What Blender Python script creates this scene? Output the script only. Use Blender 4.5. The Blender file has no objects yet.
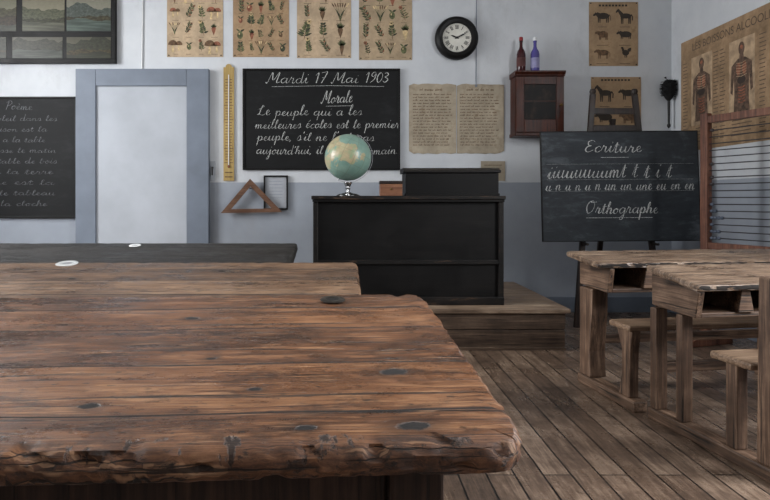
import bpy, math, random
from mathutils import Vector, Matrix, noise as mnoise
R = random.Random(7)
sc = bpy.context.scene
COL = sc.collection
sc.view_settings.view_transform = 'Standard'
sc.view_settings.look = 'None'

def lin(c):
    return tuple(((v/255.0)/12.92 if v/255.0 <= 0.04045 else ((v/255.0+0.055)/1.055)**2.4) for v in c)+(1.0,)

# ------------------------------------------------------------------ materials
class G:
    def __init__(s, name):
        s.m = bpy.data.materials.new(name); s.m.use_nodes = True
        s.nt = s.m.node_tree; s.b = s.nt.nodes['Principled BSDF']
    def n(s, t): return s.nt.nodes.new(t)
    def put(s, sock, v):
        if isinstance(v, bpy.types.NodeSocket): s.nt.links.new(v, sock)
        else: sock.default_value = v
    def math(s, op, a, b=0.0, clamp=False):
        n = s.n('ShaderNodeMath'); n.operation = op; n.use_clamp = clamp
        s.put(n.inputs[0], a); s.put(n.inputs[1], b); return n.outputs[0]
    def coord(s, kind='Object'): return s.n('ShaderNodeTexCoord').outputs[kind]
    def map(s, v, scale=(1,1,1), rot=(0,0,0), loc=(0,0,0)):
        n = s.n('ShaderNodeMapping'); s.put(n.inputs[0], v)
        n.inputs['Scale'].default_value = scale; n.inputs['Rotation'].default_value = rot
        n.inputs['Location'].default_value = loc; return n.outputs[0]
    def noise(s, v, scale, detail=4, rough=0.55, dist=0.0):
        n = s.n('ShaderNodeTexNoise'); s.put(n.inputs['Vector'], v)
        n.inputs['Scale'].default_value = scale; n.inputs['Detail'].default_value = detail
        n.inputs['Roughness'].default_value = rough; n.inputs['Distortion'].default_value = dist
        return n.outputs['Fac']
    def ramp(s, f, stops):
        n = s.n('ShaderNodeValToRGB'); s.put(n.inputs[0], f)
        e = n.color_ramp.elements
        while len(e) < len(stops): e.new(0.5)
        for i, (p, c) in enumerate(stops):
            e[i].position = p
            e[i].color = c if len(c) == 4 else lin(c)
        return n.outputs[0]
    def mix(s, f, a, b, mode='MIX'):
        n = s.n('ShaderNodeMix'); n.data_type = 'RGBA'; n.blend_type = mode
        s.put(n.inputs[0], f); s.put(n.inputs[6], a); s.put(n.inputs[7], b); return n.outputs[2]
    def bump(s, h, strength=0.3, dist=0.01):
        n = s.n('ShaderNodeBump'); n.inputs['Strength'].default_value = strength
        n.inputs['Distance'].default_value = dist; s.put(n.inputs['Height'], h)
        s.nt.links.new(n.outputs[0], s.b.inputs['Normal'])
    def sep(s, v):
        n = s.n('ShaderNodeSeparateXYZ'); s.put(n.inputs[0], v); return n.outputs
    def out(s, col, rough=0.6, spec=0.5):
        s.put(s.b.inputs['Base Color'], col); s.put(s.b.inputs['Roughness'], rough)
        s.b.inputs['Specular IOR Level'].default_value = spec
        return s.m

def gr_(v): return (v, v, v, 1)
def plain(name, c, rough=0.6, var=0.12, scale=12, metal=0.0, spec=0.5, trans=0.0):
    g = G(name)
    f = g.noise(g.coord(), scale, 5)
    dark = tuple(max(0, v*(1-var)) for v in c); lite = tuple(min(255, v*(1+var)) for v in c)
    col = g.ramp(f, [(0.3, dark), (0.7, lite)])
    g.b.inputs['Metallic'].default_value = metal
    if trans: g.b.inputs['Transmission Weight'].default_value = trans
    return g.out(col, rough, spec)

def wood(name, dark, mid, lite, axis=0, rough=0.5, scale=1.0, bump=0.25, spec=0.4, crack=0.0, scuff=None):
    g = G(name); c = g.coord()
    sv = [26*scale]*3; sv[axis] = 1.8*scale
    f1 = g.noise(g.map(c, tuple(sv)), 1.0, 8, 0.62, 0.5)
    sv2 = [130*scale]*3; sv2[axis] = 4*scale
    f2 = g.noise(g.map(c, tuple(sv2)), 1.0, 4, 0.6)
    f3 = g.noise(c, 4.0*scale, 7, .7)
    f = g.math('ADD', g.math('MULTIPLY', f1, 0.36), g.math('ADD', g.math('MULTIPLY', f2, 0.32), g.math('MULTIPLY', f3, 0.32)))
    col = g.ramp(f, [(0.39, dark), (0.5, mid), (0.61, lite)])
    if crack:
        sv3 = [60]*3; sv3[axis] = 1.5
        k = g.ramp(g.noise(g.map(c, tuple(sv3), loc=(2, 5, 1)), 1.0, 4, .6), [(0.60, gr_(0)), (0.64, gr_(crack))])
        col = g.mix(k, col, lin(tuple(int(v*.45) for v in dark)))
        f = g.math('SUBTRACT', f, k)
    if scuff:
        sv4 = [30]*3; sv4[axis] = 6
        k = g.ramp(g.noise(g.map(c, tuple(sv4), loc=(7, 1, 3)), 1.0, 7, .75), [(0.57, gr_(0)), (0.66, gr_(.8))])
        col = g.mix(k, col, lin(scuff))
    g.bump(f, bump, 0.004)
    r = g.ramp(f3, [(0.3, gr_(rough-0.1)), (0.7, gr_(min(1, rough+0.12)))])
    return g.out(col, r, spec)

def desk_top_mat(name, cols, seams, knots, rough=0.42, wear=0.5, edge=0.0, spec=.5):
    g = G(name); c = g.coord(); s = g.sep(c)
    warp = g.noise(g.map(c, (1.5, 4, 4)), 1.0, 3)
    wv = g.n('ShaderNodeCombineXYZ'); g.put(wv.inputs[0], s[0]); g.put(wv.inputs[2], s[2])
    g.put(wv.inputs[1], g.math('ADD', s[1], g.math('MULTIPLY', warp, 0.04)))
    cw = wv.outputs[0]
    f1 = g.noise(g.map(cw, (2.2, 54, 12)), 1.0, 9, 0.72, 0.1)
    f2 = g.noise(g.map(cw, (8, 360, 60)), 1.0, 5, 0.7)
    f3 = g.noise(g.map(c, (2.6, 5.5, 3.0)), 1.6, 10, 0.78)
    f = g.math('ADD', g.math('MULTIPLY', f1, 0.32), g.math('ADD', g.math('MULTIPLY', f2, 0.32), g.math('MULTIPLY', f3, 0.36)))
    wob = g.math('MULTIPLY', g.math('SUBTRACT', g.noise(g.map(c, (2, 1, 1)), 2.0, 6), 0.5), 0.006)
    yy = g.math('ADD', s[1], wob)
    tone = None
    for i, (p, w) in enumerate(seams):
        t = g.math('MULTIPLY', g.math('GREATER_THAN', yy, p), (.035, -.045, .03, -.03, .03)[i % 5])
        tone = t if tone is None else g.math('ADD', tone, t)
    f = g.math('ADD', f, tone)
    col = g.ramp(f, [(0.42, cols[0]), (0.48, cols[1]), (0.54, cols[2]), (0.63, cols[3])])
    bl = g.noise(g.map(c, (6, 11, 5)), 1.3, 10, 0.8, 0.1)
    col = g.mix(g.ramp(bl, [(0.52, gr_(0)), (0.60, gr_(wear))]), col, lin(cols[0]))
    sp = g.noise(g.map(c, (45, 90, 50)), 1.0, 4, 0.6)
    col = g.mix(g.ramp(sp, [(0.62, gr_(0)), (0.67, gr_(.75))]), col, lin(tuple(int(v*.6) for v in cols[0])))
    crk = g.noise(g.map(cw, (1.2, 140, 20), loc=(3, 1, 0)), 1.0, 4, 0.55)
    crm = g.ramp(crk, [(0.61, gr_(0)), (0.63, gr_(.9))])
    col = g.mix(crm, col, lin(tuple(int(v*.45) for v in cols[0])))
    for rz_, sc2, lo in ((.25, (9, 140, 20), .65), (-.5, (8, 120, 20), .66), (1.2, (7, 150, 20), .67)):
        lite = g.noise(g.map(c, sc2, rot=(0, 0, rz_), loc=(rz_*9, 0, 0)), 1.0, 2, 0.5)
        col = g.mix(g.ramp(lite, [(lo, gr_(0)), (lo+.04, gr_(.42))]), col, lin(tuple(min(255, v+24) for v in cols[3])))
    m = None
    for p, w in seams:
        d = g.math('DIVIDE', g.math('ABSOLUTE', g.math('SUBTRACT', yy, p)), w)
        m = d if m is None else g.math('MINIMUM', m, d)
    m = g.math('ADD', m, g.math('MULTIPLY', g.math('SUBTRACT', g.noise(g.map(c, (12, 3, 3)), 1, 5, .7), .55), .6))
    seam = g.ramp(m, [(0.85, gr_(.97)), (1.1, gr_(0))])
    col = g.mix(seam, col, lin((18, 12, 9)))
    hm = seam
    if knots:
        k_ = None; dn = g.noise(c, 45, 6, .75)
        for kx, ky, kr in knots:
            dx = g.math('MULTIPLY', g.math('SUBTRACT', s[0], kx), 0.55)
            dy = g.math('SUBTRACT', s[1], ky)
            d = g.math('DIVIDE', g.math('SQRT', g.math('ADD', g.math('MULTIPLY', dx, dx), g.math('MULTIPLY', dy, dy))), kr)
            k_ = d if k_ is None else g.math('MINIMUM', k_, d)
        k_ = g.math('ADD', k_, g.math('MULTIPLY', g.math('SUBTRACT', dn, 0.5), 1.3))
        halo = g.math('MULTIPLY', g.math('SUBTRACT', 1.0, g.math('DIVIDE', k_, 2.6), True), .85)
        col = g.mix(halo, col, lin(cols[0]))
        kn = g.ramp(k_, [(0.7, gr_(1)), (1.05, gr_(0))])
        col = g.mix(kn, col, lin((20, 13, 11)))
        hm = g.math('MAXIMUM', hm, kn)
    if edge:
        ev = g.noise(g.map(c, (30, 14, 22)), 1.0, 6, .7, .4)
        ev2 = g.noise(g.map(c, (16, 9, 34)), 1.0, 7, .78, .3)
        ev3 = g.noise(g.map(c, (3, 3, 130)), 1.0, 4, .6)
        near = g.math('LESS_THAN', s[1], g.math('MULTIPLY', ev, edge))
        low = g.math('LESS_THAN', s[1], .022)
        em = g.math('MULTIPLY', g.ramp(ev, [(0.59, gr_(0)), (0.64, gr_(.85))]), near)
        em2 = g.math('MULTIPLY', g.ramp(ev2, [(0.56, gr_(0)), (0.62, gr_(.85))]), low)
        em3 = g.math('MULTIPLY', g.ramp(ev3, [(0.58, gr_(0)), (0.61, gr_(.9))]), low)
        ee = g.math('MAXIMUM', g.math('MAXIMUM', em, em2), em3)
        col = g.mix(ee, col, lin((28, 18, 12)))
        hm = g.math('MAXIMUM', hm, ee)
    h = g.math('SUBTRACT', g.math('SUBTRACT', f, g.math('MULTIPLY', hm, 0.9)), g.math('MULTIPLY', crm, .5))
    g.bump(h, 0.8, 0.005)
    r = g.ramp(f3, [(0.38, gr_(rough-0.12)), (0.62, gr_(rough+0.2))])
    r = g.math('MAXIMUM', r, g.math('MULTIPLY', hm, .9))
    if edge: r = g.math('MAXIMUM', r, g.math('MULTIPLY', g.math('LESS_THAN', s[1], .03), .62))
    return g.out(col, r, spec)

def wall_mat(name):
    g = G(name)
    geo = g.n('ShaderNodeNewGeometry').outputs['Position']; s = g.sep(geo)
    f = g.noise(geo, 1.7, 6, 0.65); f2 = g.noise(geo, 14, 5, 0.6)
    up = g.ramp(f, [(0.3, (192, 196, 201)), (0.7, (210, 213, 216))])
    lo = g.ramp(f, [(0.3, (146, 153, 163)), (0.7, (163, 169, 178))])
    zz = g.math('ADD', s[2], g.math('MULTIPLY', g.math('SUBTRACT', f2, 0.5), 0.008))
    t = g.math('GREATER_THAN', zz, 1.18)
    col = g.mix(t, lo, up)
    dirt = g.ramp(g.noise(g.map(geo, (1, 1, .5)), 2.6, 7, 0.75), [(0.55, gr_(0)), (0.75, gr_(.35))])
    col = g.mix(dirt, col, lin((150, 150, 150)))
    g.bump(g.math('ADD', f2, f), 0.12, 0.01)
    return g.out(col, 0.85, 0.25)

def floor_mat():
    g = G('floor_boards'); c = g.coord(); s = g.sep(c)
    cb = g.n('ShaderNodeCombineXYZ'); g.put(cb.inputs[0], s[1]); g.put(cb.inputs[1], s[0])
    b = g.n('ShaderNodeTexBrick'); g.put(b.inputs['Vector'], cb.outputs[0])
    b.inputs['Color1'].default_value = (0.25, 0.25, 0.25, 1); b.inputs['Color2'].default_value = (0.75, 0.75, 0.75, 1)
    b.inputs['Mortar'].default_value = (0, 0, 0, 1)
    b.inputs['Scale'].default_value = 1; b.inputs['Mortar Size'].default_value = 0.0036
    b.inputs['Brick Width'].default_value = 2.3; b.inputs['Row Height'].default_value = 0.105
    b.inputs['Mortar Smooth'].default_value = 0.05; b.offset = 0.37
    f1 = g.noise(g.map(c, (50, 4, 1)), 1.0, 8, 0.7, 0.2)
    f2 = g.noise(c, 3.4, 10, 0.78)
    f4 = g.noise(g.map(c, (220, 9, 1)), 1.0, 4, 0.6)
    f = g.math('ADD', g.math('MULTIPLY', f1, 0.26), g.math('ADD', g.math('MULTIPLY', f2, 0.36), g.math('ADD', g.math('MULTIPLY', b.outputs['Color'], 0.16), g.math('MULTIPLY', f4, .22))))
    col = g.ramp(f, [(0.39, (52, 41, 34)), (0.49, (98, 80, 67)), (0.60, (156, 135, 117))])
    sp = g.noise(g.map(c, (30, 20, 1)), 1, 5, .7)
    col = g.mix(g.ramp(sp, [(0.62, gr_(0)), (0.68, gr_(.6))]), col, lin((34, 26, 22)))
    col = g.mix(b.outputs['Fac'], col, lin((13, 10, 9)))
    g.bump(g.math('SUBTRACT', g.math('MULTIPLY', f1, 0.3), b.outputs['Fac']), 0.6, 0.006)
    return g.out(col, g.ramp(f2, [(0.38, gr_(.46)), (0.60, gr_(.20))]), 0.65)

def board_mat(name, base=(30, 32, 34), spec=.3, dust=20, mid=7):
    g = G(name); c = g.coord()
    f = g.noise(g.map(c, (1.2, 1, 2.5)), 2.2, 9, 0.75, 0.8)
    sm = g.noise(g.map(c, (3, 1, 12), rot=(0, .3, 0)), 1.6, 6, 0.7, .6)
    ff = g.math('ADD', g.math('MULTIPLY', f, .6), g.math('MULTIPLY', sm, .4))
    col = g.ramp(ff, [(0.38, base), (0.53, tuple(v+mid for v in base)), (0.64, tuple(v+dust for v in base))])
    return g.out(col, 0.62, spec)

def chalk_mat(name, c=(216, 218, 215), lo=.58):
    g = G(name)
    f = g.noise(g.coord(), 90, 4, 0.7)
    col = g.ramp(f, [(0.40, tuple(int(v*lo) for v in c)), (0.58, c)])
    return g.out(col, 0.95, 0.1)

def paper_mat(name, c, var=0.18, stain=(110, 86, 60)):
    g = G(name); co = g.coord()
    f = g.noise(co, 5, 7, 0.7)
    col = g.ramp(f, [(0.3, tuple(int(v*(1-var)) for v in c)), (0.7, tuple(min(255, int(v*(1+var*0.6))) for v in c))])
    st = g.ramp(g.noise(co, 9, 5, 0.7), [(0.56, gr_(0)), (0.70, gr_(.45))])
    col = g.mix(st, col, lin(stain))
    return g.out(col, 0.9, 0.15)

# ------------------------------------------------------------------ mesh builder
class M:
    def __init__(s): s.v = []; s.f = []; s.mi = []
    def add(s, vs, fs, mi=0):
        o = len(s.v); s.v += [tuple(v) for v in vs]
        s.f += [tuple(i+o for i in f) for f in fs]; s.mi += [mi]*len(fs)
    def box(s, x0, x1, y0, y1, z0, z1, mi=0, T=None):
        vs = [Vector((x, y, z)) for x in (x0, x1) for y in (y0, y1) for z in (z0, z1)]
        if T is not None: vs = [T @ v for v in vs]
        s.add(vs, [(0,1,3,2),(4,6,7,5),(0,4,5,1),(2,3,7,6),(0,2,6,4),(1,5,7,3)], mi)
    def beam(s, p0, p1, w, d, mi=0, up=(0, 1, 0)):
        p0 = Vector(p0); p1 = Vector(p1); z = (p1-p0); L = z.length; z.normalize()
        u = Vector(up); x = u.cross(z).normalized(); y = z.cross(x)
        T = Matrix((( x.x, y.x, z.x, p0.x), (x.y, y.y, z.y, p0.y), (x.z, y.z, z.z, p0.z), (0,0,0,1)))
        s.box(-w/2, w/2, -d/2, d/2, 0, L, mi, T)
    def prism(s, poly, plane, a, b, mi=0):
        n = len(poly)
        def P(p, t):
            return {'xz': (p[0], t, p[1]), 'yz': (t, p[0], p[1]), 'xy': (p[0], p[1], t)}[plane]
        vs = [P(p, a) for p in poly]+[P(p, b) for p in poly]
        fs = [tuple(range(n)), tuple(range(2*n-1, n-1, -1))]+[(i, (i+1) % n, n+(i+1) % n, n+i) for i in range(n)]
        s.add(vs, fs, mi)
    def lathe(s, prof, c=(0,0,0), seg=24, axis='z', mi=0):
        vs = []; fs = []
        for r, h in prof:
            for k in range(seg):
                a = 2*math.pi*k/seg; p = (r*math.cos(a), r*math.sin(a), h)
                if axis == 'y': p = (p[0], p[2], p[1])
                if axis == 'x': p = (p[2], p[0], p[1])
                vs.append((p[0]+c[0], p[1]+c[1], p[2]+c[2]))
        n = len(prof)
        for i in range(n-1):
            for k in range(seg):
                k2 = (k+1) % seg
                fs.append((i*seg+k, i*seg+k2, (i+1)*seg+k2, (i+1)*seg+k))
        fs.append(tuple(range(seg))[::-1]); fs.append(tuple((n-1)*seg+k for k in range(seg)))
        s.add(vs, fs, mi)
    def cyl(s, p0, p1, r0, r1=None, seg=12, mi=0):
        r1 = r0 if r1 is None else r1
        p0 = Vector(p0); p1 = Vector(p1); z = (p1-p0).normalized()
        x = z.orthogonal().normalized(); y = z.cross(x); vs = []
        for p, r in ((p0, r0), (p1, r1)):
            for k in range(seg):
                a = 2*math.pi*k/seg; vs.append(p+x*(r*math.cos(a))+y*(r*math.sin(a)))
        fs = [(k, (k+1) % seg, seg+(k+1) % seg, seg+k) for k in range(seg)]
        fs += [tuple(range(seg))[::-1], tuple(range(seg, 2*seg))]
        s.add(vs, fs, mi)
    def poly(s, pts, y, mi=0):
        s.add([(p[0], y, p[1]) for p in pts], [tuple(range(len(pts)))], mi)
    def ell(s, cx, cz, rx, rz, y, mi=0, ang=0.0, a0=0, a1=2*math.pi, n=14):
        pts = []
        full = abs(a1-a0-2*math.pi) < 1e-6
        for k in range(n if full else n+1):
            a = a0+(a1-a0)*k/n
            u, w = rx*math.cos(a), rz*math.sin(a)
            pts.append((cx+u*math.cos(ang)-w*math.sin(ang), cz+u*math.sin(ang)+w*math.cos(ang)))
        s.poly(pts, y, mi)
    def leaf(s, x, z, L, w, ang, y, mi=0):
        pts = [(0,0),(L*.3,w),(L*.65,w*.8),(L,0),(L*.65,-w*.8),(L*.3,-w)]
        s.poly([(x+a*math.cos(ang)-b*math.sin(ang), z+a*math.sin(ang)+b*math.cos(ang)) for a, b in pts], y, mi)
    def ribbon(s, pts, w, y, mi=0, nib=False):
        if len(pts) < 2: return
        vs = []; n = len(pts)
        for i, p in enumerate(pts):
            a = pts[max(0, i-1)]; b = pts[min(n-1, i+1)]
            dx, dz = b[0]-a[0], b[1]-a[1]; L = math.hypot(dx, dz) or 1
            ww = w*(.55+.8*max(0, -dz/L)) if nib else w
            nx, nz = -dz/L*ww/2, dx/L*ww/2
            vs += [(p[0]+nx, y, p[1]+nz), (p[0]-nx, y, p[1]-nz)]
        s.add(vs, [(2*i, 2*i+1, 2*i+3, 2*i+2) for i in range(n-1)], mi)
    def obj(s, name, parent, mats, bevel=0, smooth=False, label=None, recalc=True):
        me = bpy.data.meshes.new(name); me.from_pydata(s.v, [], s.f)
        if not isinstance(mats, (list, tuple)): mats = [mats]
        for m in mats: me.materials.append(m)
        for p, i in zip(me.polygons, s.mi):
            p.material_index = i; p.use_smooth = smooth
        me.update()
        if recalc:
            import bmesh
            bm = bmesh.new(); bm.from_mesh(me); bmesh.ops.recalc_face_normals(bm, faces=bm.faces); bm.to_mesh(me); bm.free()
        o = bpy.data.objects.new(name, me); COL.objects.link(o)
        if parent: o.parent = parent
        if bevel:
            b = o.modifiers.new('bevel', 'BEVEL'); b.width = bevel; b.segments = 2; b.limit_method = 'ANGLE'
        if smooth:
            try: me.set_sharp_from_angle(angle=math.radians(40))
            except Exception: pass
        if label: o['label'] = label
        return o

def thing(name, label, category, loc=(0,0,0), rz=0.0, group=None):
    e = bpy.data.objects.new(name, None); e.empty_display_size = 0.1
    COL.objects.link(e); e.location = loc; e.rotation_euler = (0, 0, rz)
    e['label'] = label; e['category'] = category
    if group: e['group'] = group
    return e
def struct(o): o['kind'] = 'structure'; return o

# ------------------------------------------------------------------ cursive hand
A_ = [(1.0,.8),(.6,1),(.2,.7),(.15,.3),(.45,0),(.85,.35),(1.0,.95)]
GL = {
'a': (1.35, [A_+[(.95,.25),(1.1,0),(1.35,.25)]]),
'b': (1.15, [[(0,.2),(.5,1.5),(.45,2.1),(.25,1.6),(.25,.3),(.5,0),(.85,.3),(.75,.9),(1.15,.8)]]),
'c': (1.0, [[(.9,.8),(.6,1),(.2,.6),(.3,.1),(.6,0),(1.0,.3)]]),
'd': (1.35, [[(.95,.8),(.6,1),(.2,.7),(.15,.3),(.45,0),(.85,.35),(1.0,2.3)],[(1.0,2.3),(.95,.25),(1.1,0),(1.35,.25)]]),
'e': (.95, [[(0,.2),(.6,.6),(.6,.95),(.35,.95),(.2,.5),(.4,.05),(.7,.05),(.95,.3)]]),
'g': (1.35, [A_+[(.95,-.7),(.6,-1.1),(.4,-.8),(1.35,.25)]]),
'h': (1.2, [[(0,.2),(.5,1.5),(.45,2.1),(.25,1.6),(.2,0)],[(.2,.5),(.6,1),(.85,.8),(.8,.2),(.95,0),(1.2,.25)]]),
'i': (.7, [[(0,.2),(.3,1),(.25,.2),(.45,0),(.7,.25)],[(.4,1.45),(.46,1.65)]]),
'j': (.7, [[(0,.2),(.35,1),(.3,-.7),(.05,-1.1),(-.1,-.8),(.7,.25)],[(.4,1.45),(.46,1.65)]]),
'l': (.75, [[(0,.2),(.5,1.5),(.45,2.1),(.25,1.6),(.25,.3),(.45,0),(.75,.25)]]),
'm': (1.7, [[(0,.3),(.2,1),(.2,0)],[(.2,.4),(.5,1),(.7,.8),(.7,0)],[(.7,.4),(1.0,1),(1.2,.8),(1.2,.2),(1.4,0),(1.7,.25)]]),
'n': (1.25, [[(0,.3),(.2,1),(.2,0)],[(.2,.4),(.55,1),(.8,.8),(.8,.2),(.95,0),(1.25,.25)]]),
'o': (1.1, [[(.6,1),(.2,.7),(.2,.25),(.5,0),(.85,.4),(.7,.95),(.5,.85),(1.1,.85)]]),
'p': (1.15, [[(0,.3),(.25,1),(.2,-1.1)],[(.2,.5),(.6,1),(.9,.6),(.7,.05),(.35,.1)],[(.7,.05),(1.15,.25)]]),
'q': (1.35, [A_+[(.95,-1.1)],[(.95,-.2),(1.35,.25)]]),
'r': (1.0, [[(0,.2),(.25,1.2),(.3,.95),(.62,.95),(.58,.2),(.75,0),(1.0,.25)]]),
's': (.95, [[(0,.2),(.45,1.1),(.7,.4),(.5,0),(.2,.1)],[(.5,0),(.95,.25)]]),
't': (.85, [[(0,.2),(.4,1.7),(.35,.2),(.55,0),(.85,.25)],[(.1,1.2),(.75,1.25)]]),
'u': (1.3, [[(0,.2),(.25,1),(.2,.25),(.45,0),(.8,.4),(.9,1),(.85,.2),(1.05,0),(1.3,.25)]]),
'M': (2.2, [[(0,.15),(.25,.0),(.7,2.2),(1.05,.5),(1.8,2.25),(1.65,.3),(1.85,0),(2.2,.25)]]),
'L': (1.5, [[(.1,1.4),(.5,1.6),(1.0,2.1),(.75,2.3),(.55,1.5),(.4,.3),(.1,.1),(.3,.3),(1.0,0),(1.5,.3)]]),
'E': (1.3, [[(1.2,1.9),(.8,2.2),(.3,1.9),(.4,1.3),(.8,1.2),(.3,1.0),(.1,.4),(.5,0),(1.2,.4)]]),
'O': (1.8, [[(1,2.1),(.4,1.9),(.1,1),(.5,0),(1.2,.4),(1.4,1.4),(1,2.1),(.7,1.8),(1.7,1.9)]]),
'P': (1.5, [[(.3,1.7),(.7,2.1),(.45,0)],[(.2,1.6),(.8,2.2),(1.4,1.8),(1.2,1.2),(.6,1.0)]]),
'1': (.8, [[(.1,1.5),(.45,2),(.4,0)]]),
'7': (1.0, [[(.1,1.9),(.5,2.0),(.95,2),(.4,0)],[(.3,1),(.85,1)]]),
'9': (1.0, [[(.8,1.7),(.5,2),(.15,1.5),(.45,1.1),(.8,1.6),(.7,.6),(.2,0)]]),
'0': (1.0, [[(.5,2),(.15,1.3),(.2,.4),(.5,0),(.85,.6),(.85,1.5),(.5,2)]]),
'3': (1.0, [[(.15,1.8),(.5,2),(.75,1.5),(.35,1.1),(.85,.6),(.5,0),(.1,.3)]]),
',': (.5, [[(.2,.15),(.1,-.3)]]), '.': (.5, [[(.15,.0),(.2,.12)]]), "'": (.35, [[(.2,2.0),(.1,1.6)]]),
' ': (.9, [])}
GL['\u00e9'] = (.95, GL['e'][1]+[[(.45,1.3),(.75,1.7)]])
GL['\u00e8'] = (.95, GL['e'][1]+[[(.35,1.7),(.6,1.3)]])
def catmull(p, k=5):
    if len(p) < 3: return p
    q = [p[0]]+p+[p[-1]]; o = []
    for i in range(1, len(q)-2):
        a, b, c, d = q[i-1], q[i], q[i+1], q[i+2]
        for t in range(k):
            t /= k
            o.append(tuple(0.5*((2*b[j])+(-a[j]+c[j])*t+(2*a[j]-5*b[j]+4*c[j]-d[j])*t*t+(-a[j]+3*b[j]-3*c[j]+d[j])*t**3) for j in (0, 1)))
    o.append(p[-1]); return o
def textw(t): return sum(GL[ch][0] for ch in t)
def script(m, text, x0, z0, h, width, w, y, slant=0.5, mi=0):
    k = width/max(.1, textw(text)); x = x0; base = 0
    for ch in text:
        adv, st = GL[ch]
        base = base*.7+R.uniform(-.07, .07)*h
        hs = h*R.uniform(.90, 1.10); wj = w*R.uniform(.75, 1.15)
        for s_ in st:
            pts = [(x+(px*k)+slant*pz*hs*.5, z0+pz*hs+base) for px, pz in catmull(s_)]
            m.ribbon(pts, wj, y, mi, True)
        x += adv*k
def scribble(m, x0, x1, z, h, w, y, mi=0):
    x = x0
    while x < x1-h*2:
        n = R.randint(3, 8); word = ''.join(R.choice('aeinurmostlnec') for _ in range(n))
        ww = min(x1-x, textw(word)*h*.8)
        script(m, word, x, z, h, ww, w, y, mi=mi); x += ww+h*1.3

# ------------------------------------------------------------------ scene metrics
WY = 5.64; RX = 2.97; LX = -3.9; BY = -2.6; H = 3.7
def wx(px, s=110.0): return (px-345)/s
def wz(py, s=110.0): return 1.02+(200-py)/s

M_wall = wall_mat('painted_plaster')
M_floor = floor_mat()
M_ceil = plain('ceiling_plaster', (186, 186, 183), 0.9)
M_black = board_mat('slate_black', (14, 15, 16), .25, 18, 5); M_black2 = board_mat('slate_easel', (34, 39, 44), .3, 46, 14)
M_chalk = chalk_mat('chalk')
M_chalkdim = chalk_mat('faded_chalk', (134, 137, 139))
M_frameblue = plain('slate_blue_paint', (112, 121, 134), 0.55, 0.05, 5)
M_doorleaf = plain('pale_grey_paint', (174, 179, 186), 0.6, 0.04, 3, spec=.3)
M_darkwood = wood('black_stained_wood', (6, 6, 6), (11, 10, 10), (20, 18, 17), 0, 0.5, bump=0.12, spec=.25)
M_worn = wood('scuffed_black_wood', (8, 7, 7), (15, 13, 12), (34, 28, 24), 0, 0.5, bump=0.12, spec=.3, scuff=(78, 60, 46))
M_darkwoodz = wood('dark_brown_wood', (18, 12, 10), (34, 23, 18), (54, 38, 30), 2, 0.45)
M_red = wood('mahogany', (28, 12, 7), (58, 25, 14), (88, 42, 25), 2, 0.4, spec=.25)
M_ink = plain('printing_ink', (56, 49, 42), 0.9)
M_paper = [paper_mat('poster_paper', (186, 165, 138)), paper_mat('poster_paper_warm', (166, 140, 111)), paper_mat('poster_paper_tan', (174, 154, 127))]
M_parch = paper_mat('parchment', (172, 160, 141), 0.15)
ILL = [plain('ink_green', (86, 90, 62), .9, .3, 40), plain('ink_red', (128, 80, 62), .9, .3, 40), plain('ink_ochre', (192, 170, 128), .9, .2, 40), M_ink, plain('ink_brown', (98, 76, 56), .9, .3, 40), plain('ink_darkgreen', (58, 62, 47), .9, .3, 40)]
M_chrome = plain('polished_metal', (200, 200, 200), 0.18, 0.05, metal=1.0)
M_brass = plain('aged_brass', (120, 96, 56), 0.4, 0.1, metal=1.0)
M_iron = plain('black_iron', (22, 22, 23), 0.5, metal=0.2)
M_pewter = plain('dull_metal', (62, 58, 54), 0.5, .2, 60, metal=.7)
M_white = plain('white_porcelain', (222, 224, 224), 0.2, 0.03)

# ------------------------------------------------------------------ room shell
m = M(); m.box(LX-.2, RX+.2, BY-.2, WY+.2, -.12, 0); struct(m.obj('floor', None, M_floor))
m = M(); m.box(LX-.2, RX+.2, BY-.2, WY+.2, H, H+.12); struct(m.obj('ceiling', None, M_ceil))
DX0, DX1, DZ = wx(98), wx(188), wz(87)
m = M()
m.box(LX-.2, RX+.2, WY, WY+.2, 0, H)
struct(m.obj('wall_back', None, M_wall))
m = M(); m.box(LX-.2, RX+.2, BY-.2, BY, 0, H); struct(m.obj('wall_front', None, M_wall))
def side_wall(name, x0, x1, ops, z0=.95, z1=3.0):
    m = M(); y = BY
    for a, b in ops:
        m.box(x0, x1, y, a, 0, H); m.box(x0, x1, a, b, 0, z0); m.box(x0, x1, a, b, z1, H); y = b
    m.box(x0, x1, y, WY, 0, H)
    return struct(m.obj(name, None, M_wall))
LW = [(-1.2, .2), (1.0, 2.4), (3.1, 4.5)]; RW = [(-1.4, .0), (.9, 2.3)]
side_wall('wall_left', LX-.2, LX, LW)
side_wall('wall_right', RX, RX+.2, RW)
wi = 1
M_winp = plain('window_paint', (190, 194, 200), 0.5)
def window(x, a, b, inward):
    global wi
    m = M(); z0, z1 = .95, 3.0
    x0, x1 = x-.03, x+.03
    for ya, yb in ((a, a+.06), (b-.06, b), ((a+b)/2-.04, (a+b)/2+.04)): m.box(x0, x1, ya, yb, z0, z1)
    for za, zb in ((z0, z0+.08), (z1-.06, z1)): m.box(x0, x1, a+.06, b-.06, za, zb)
    for z in (1.6, 2.25): m.box(x-.015, x+.015, a+.06, b-.06, z-.015, z+.015)
    struct(m.obj('window_%d' % wi, None, M_winp)); wi += 1
for a, b in LW: window(LX-.12, a, b, 1)
for a, b in RW: window(RX+.12, a, b, -1)
m = M()
fx0, fx1, fz = wx(78), wx(210), wz(70)
for a, b in ((fx0, DX0), (DX1, fx1)): m.box(a, b, WY-.06, WY, 0, fz)
m.box(DX0, DX1, WY-.06, WY, DZ, fz)
struct(m.obj('trim_1', None, M_frameblue, bevel=.005))
m = M(); m.box(DX0, DX1, WY-.042, WY, 0.01, DZ)
d = struct(m.obj('door_1', None, M_doorleaf))
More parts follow.
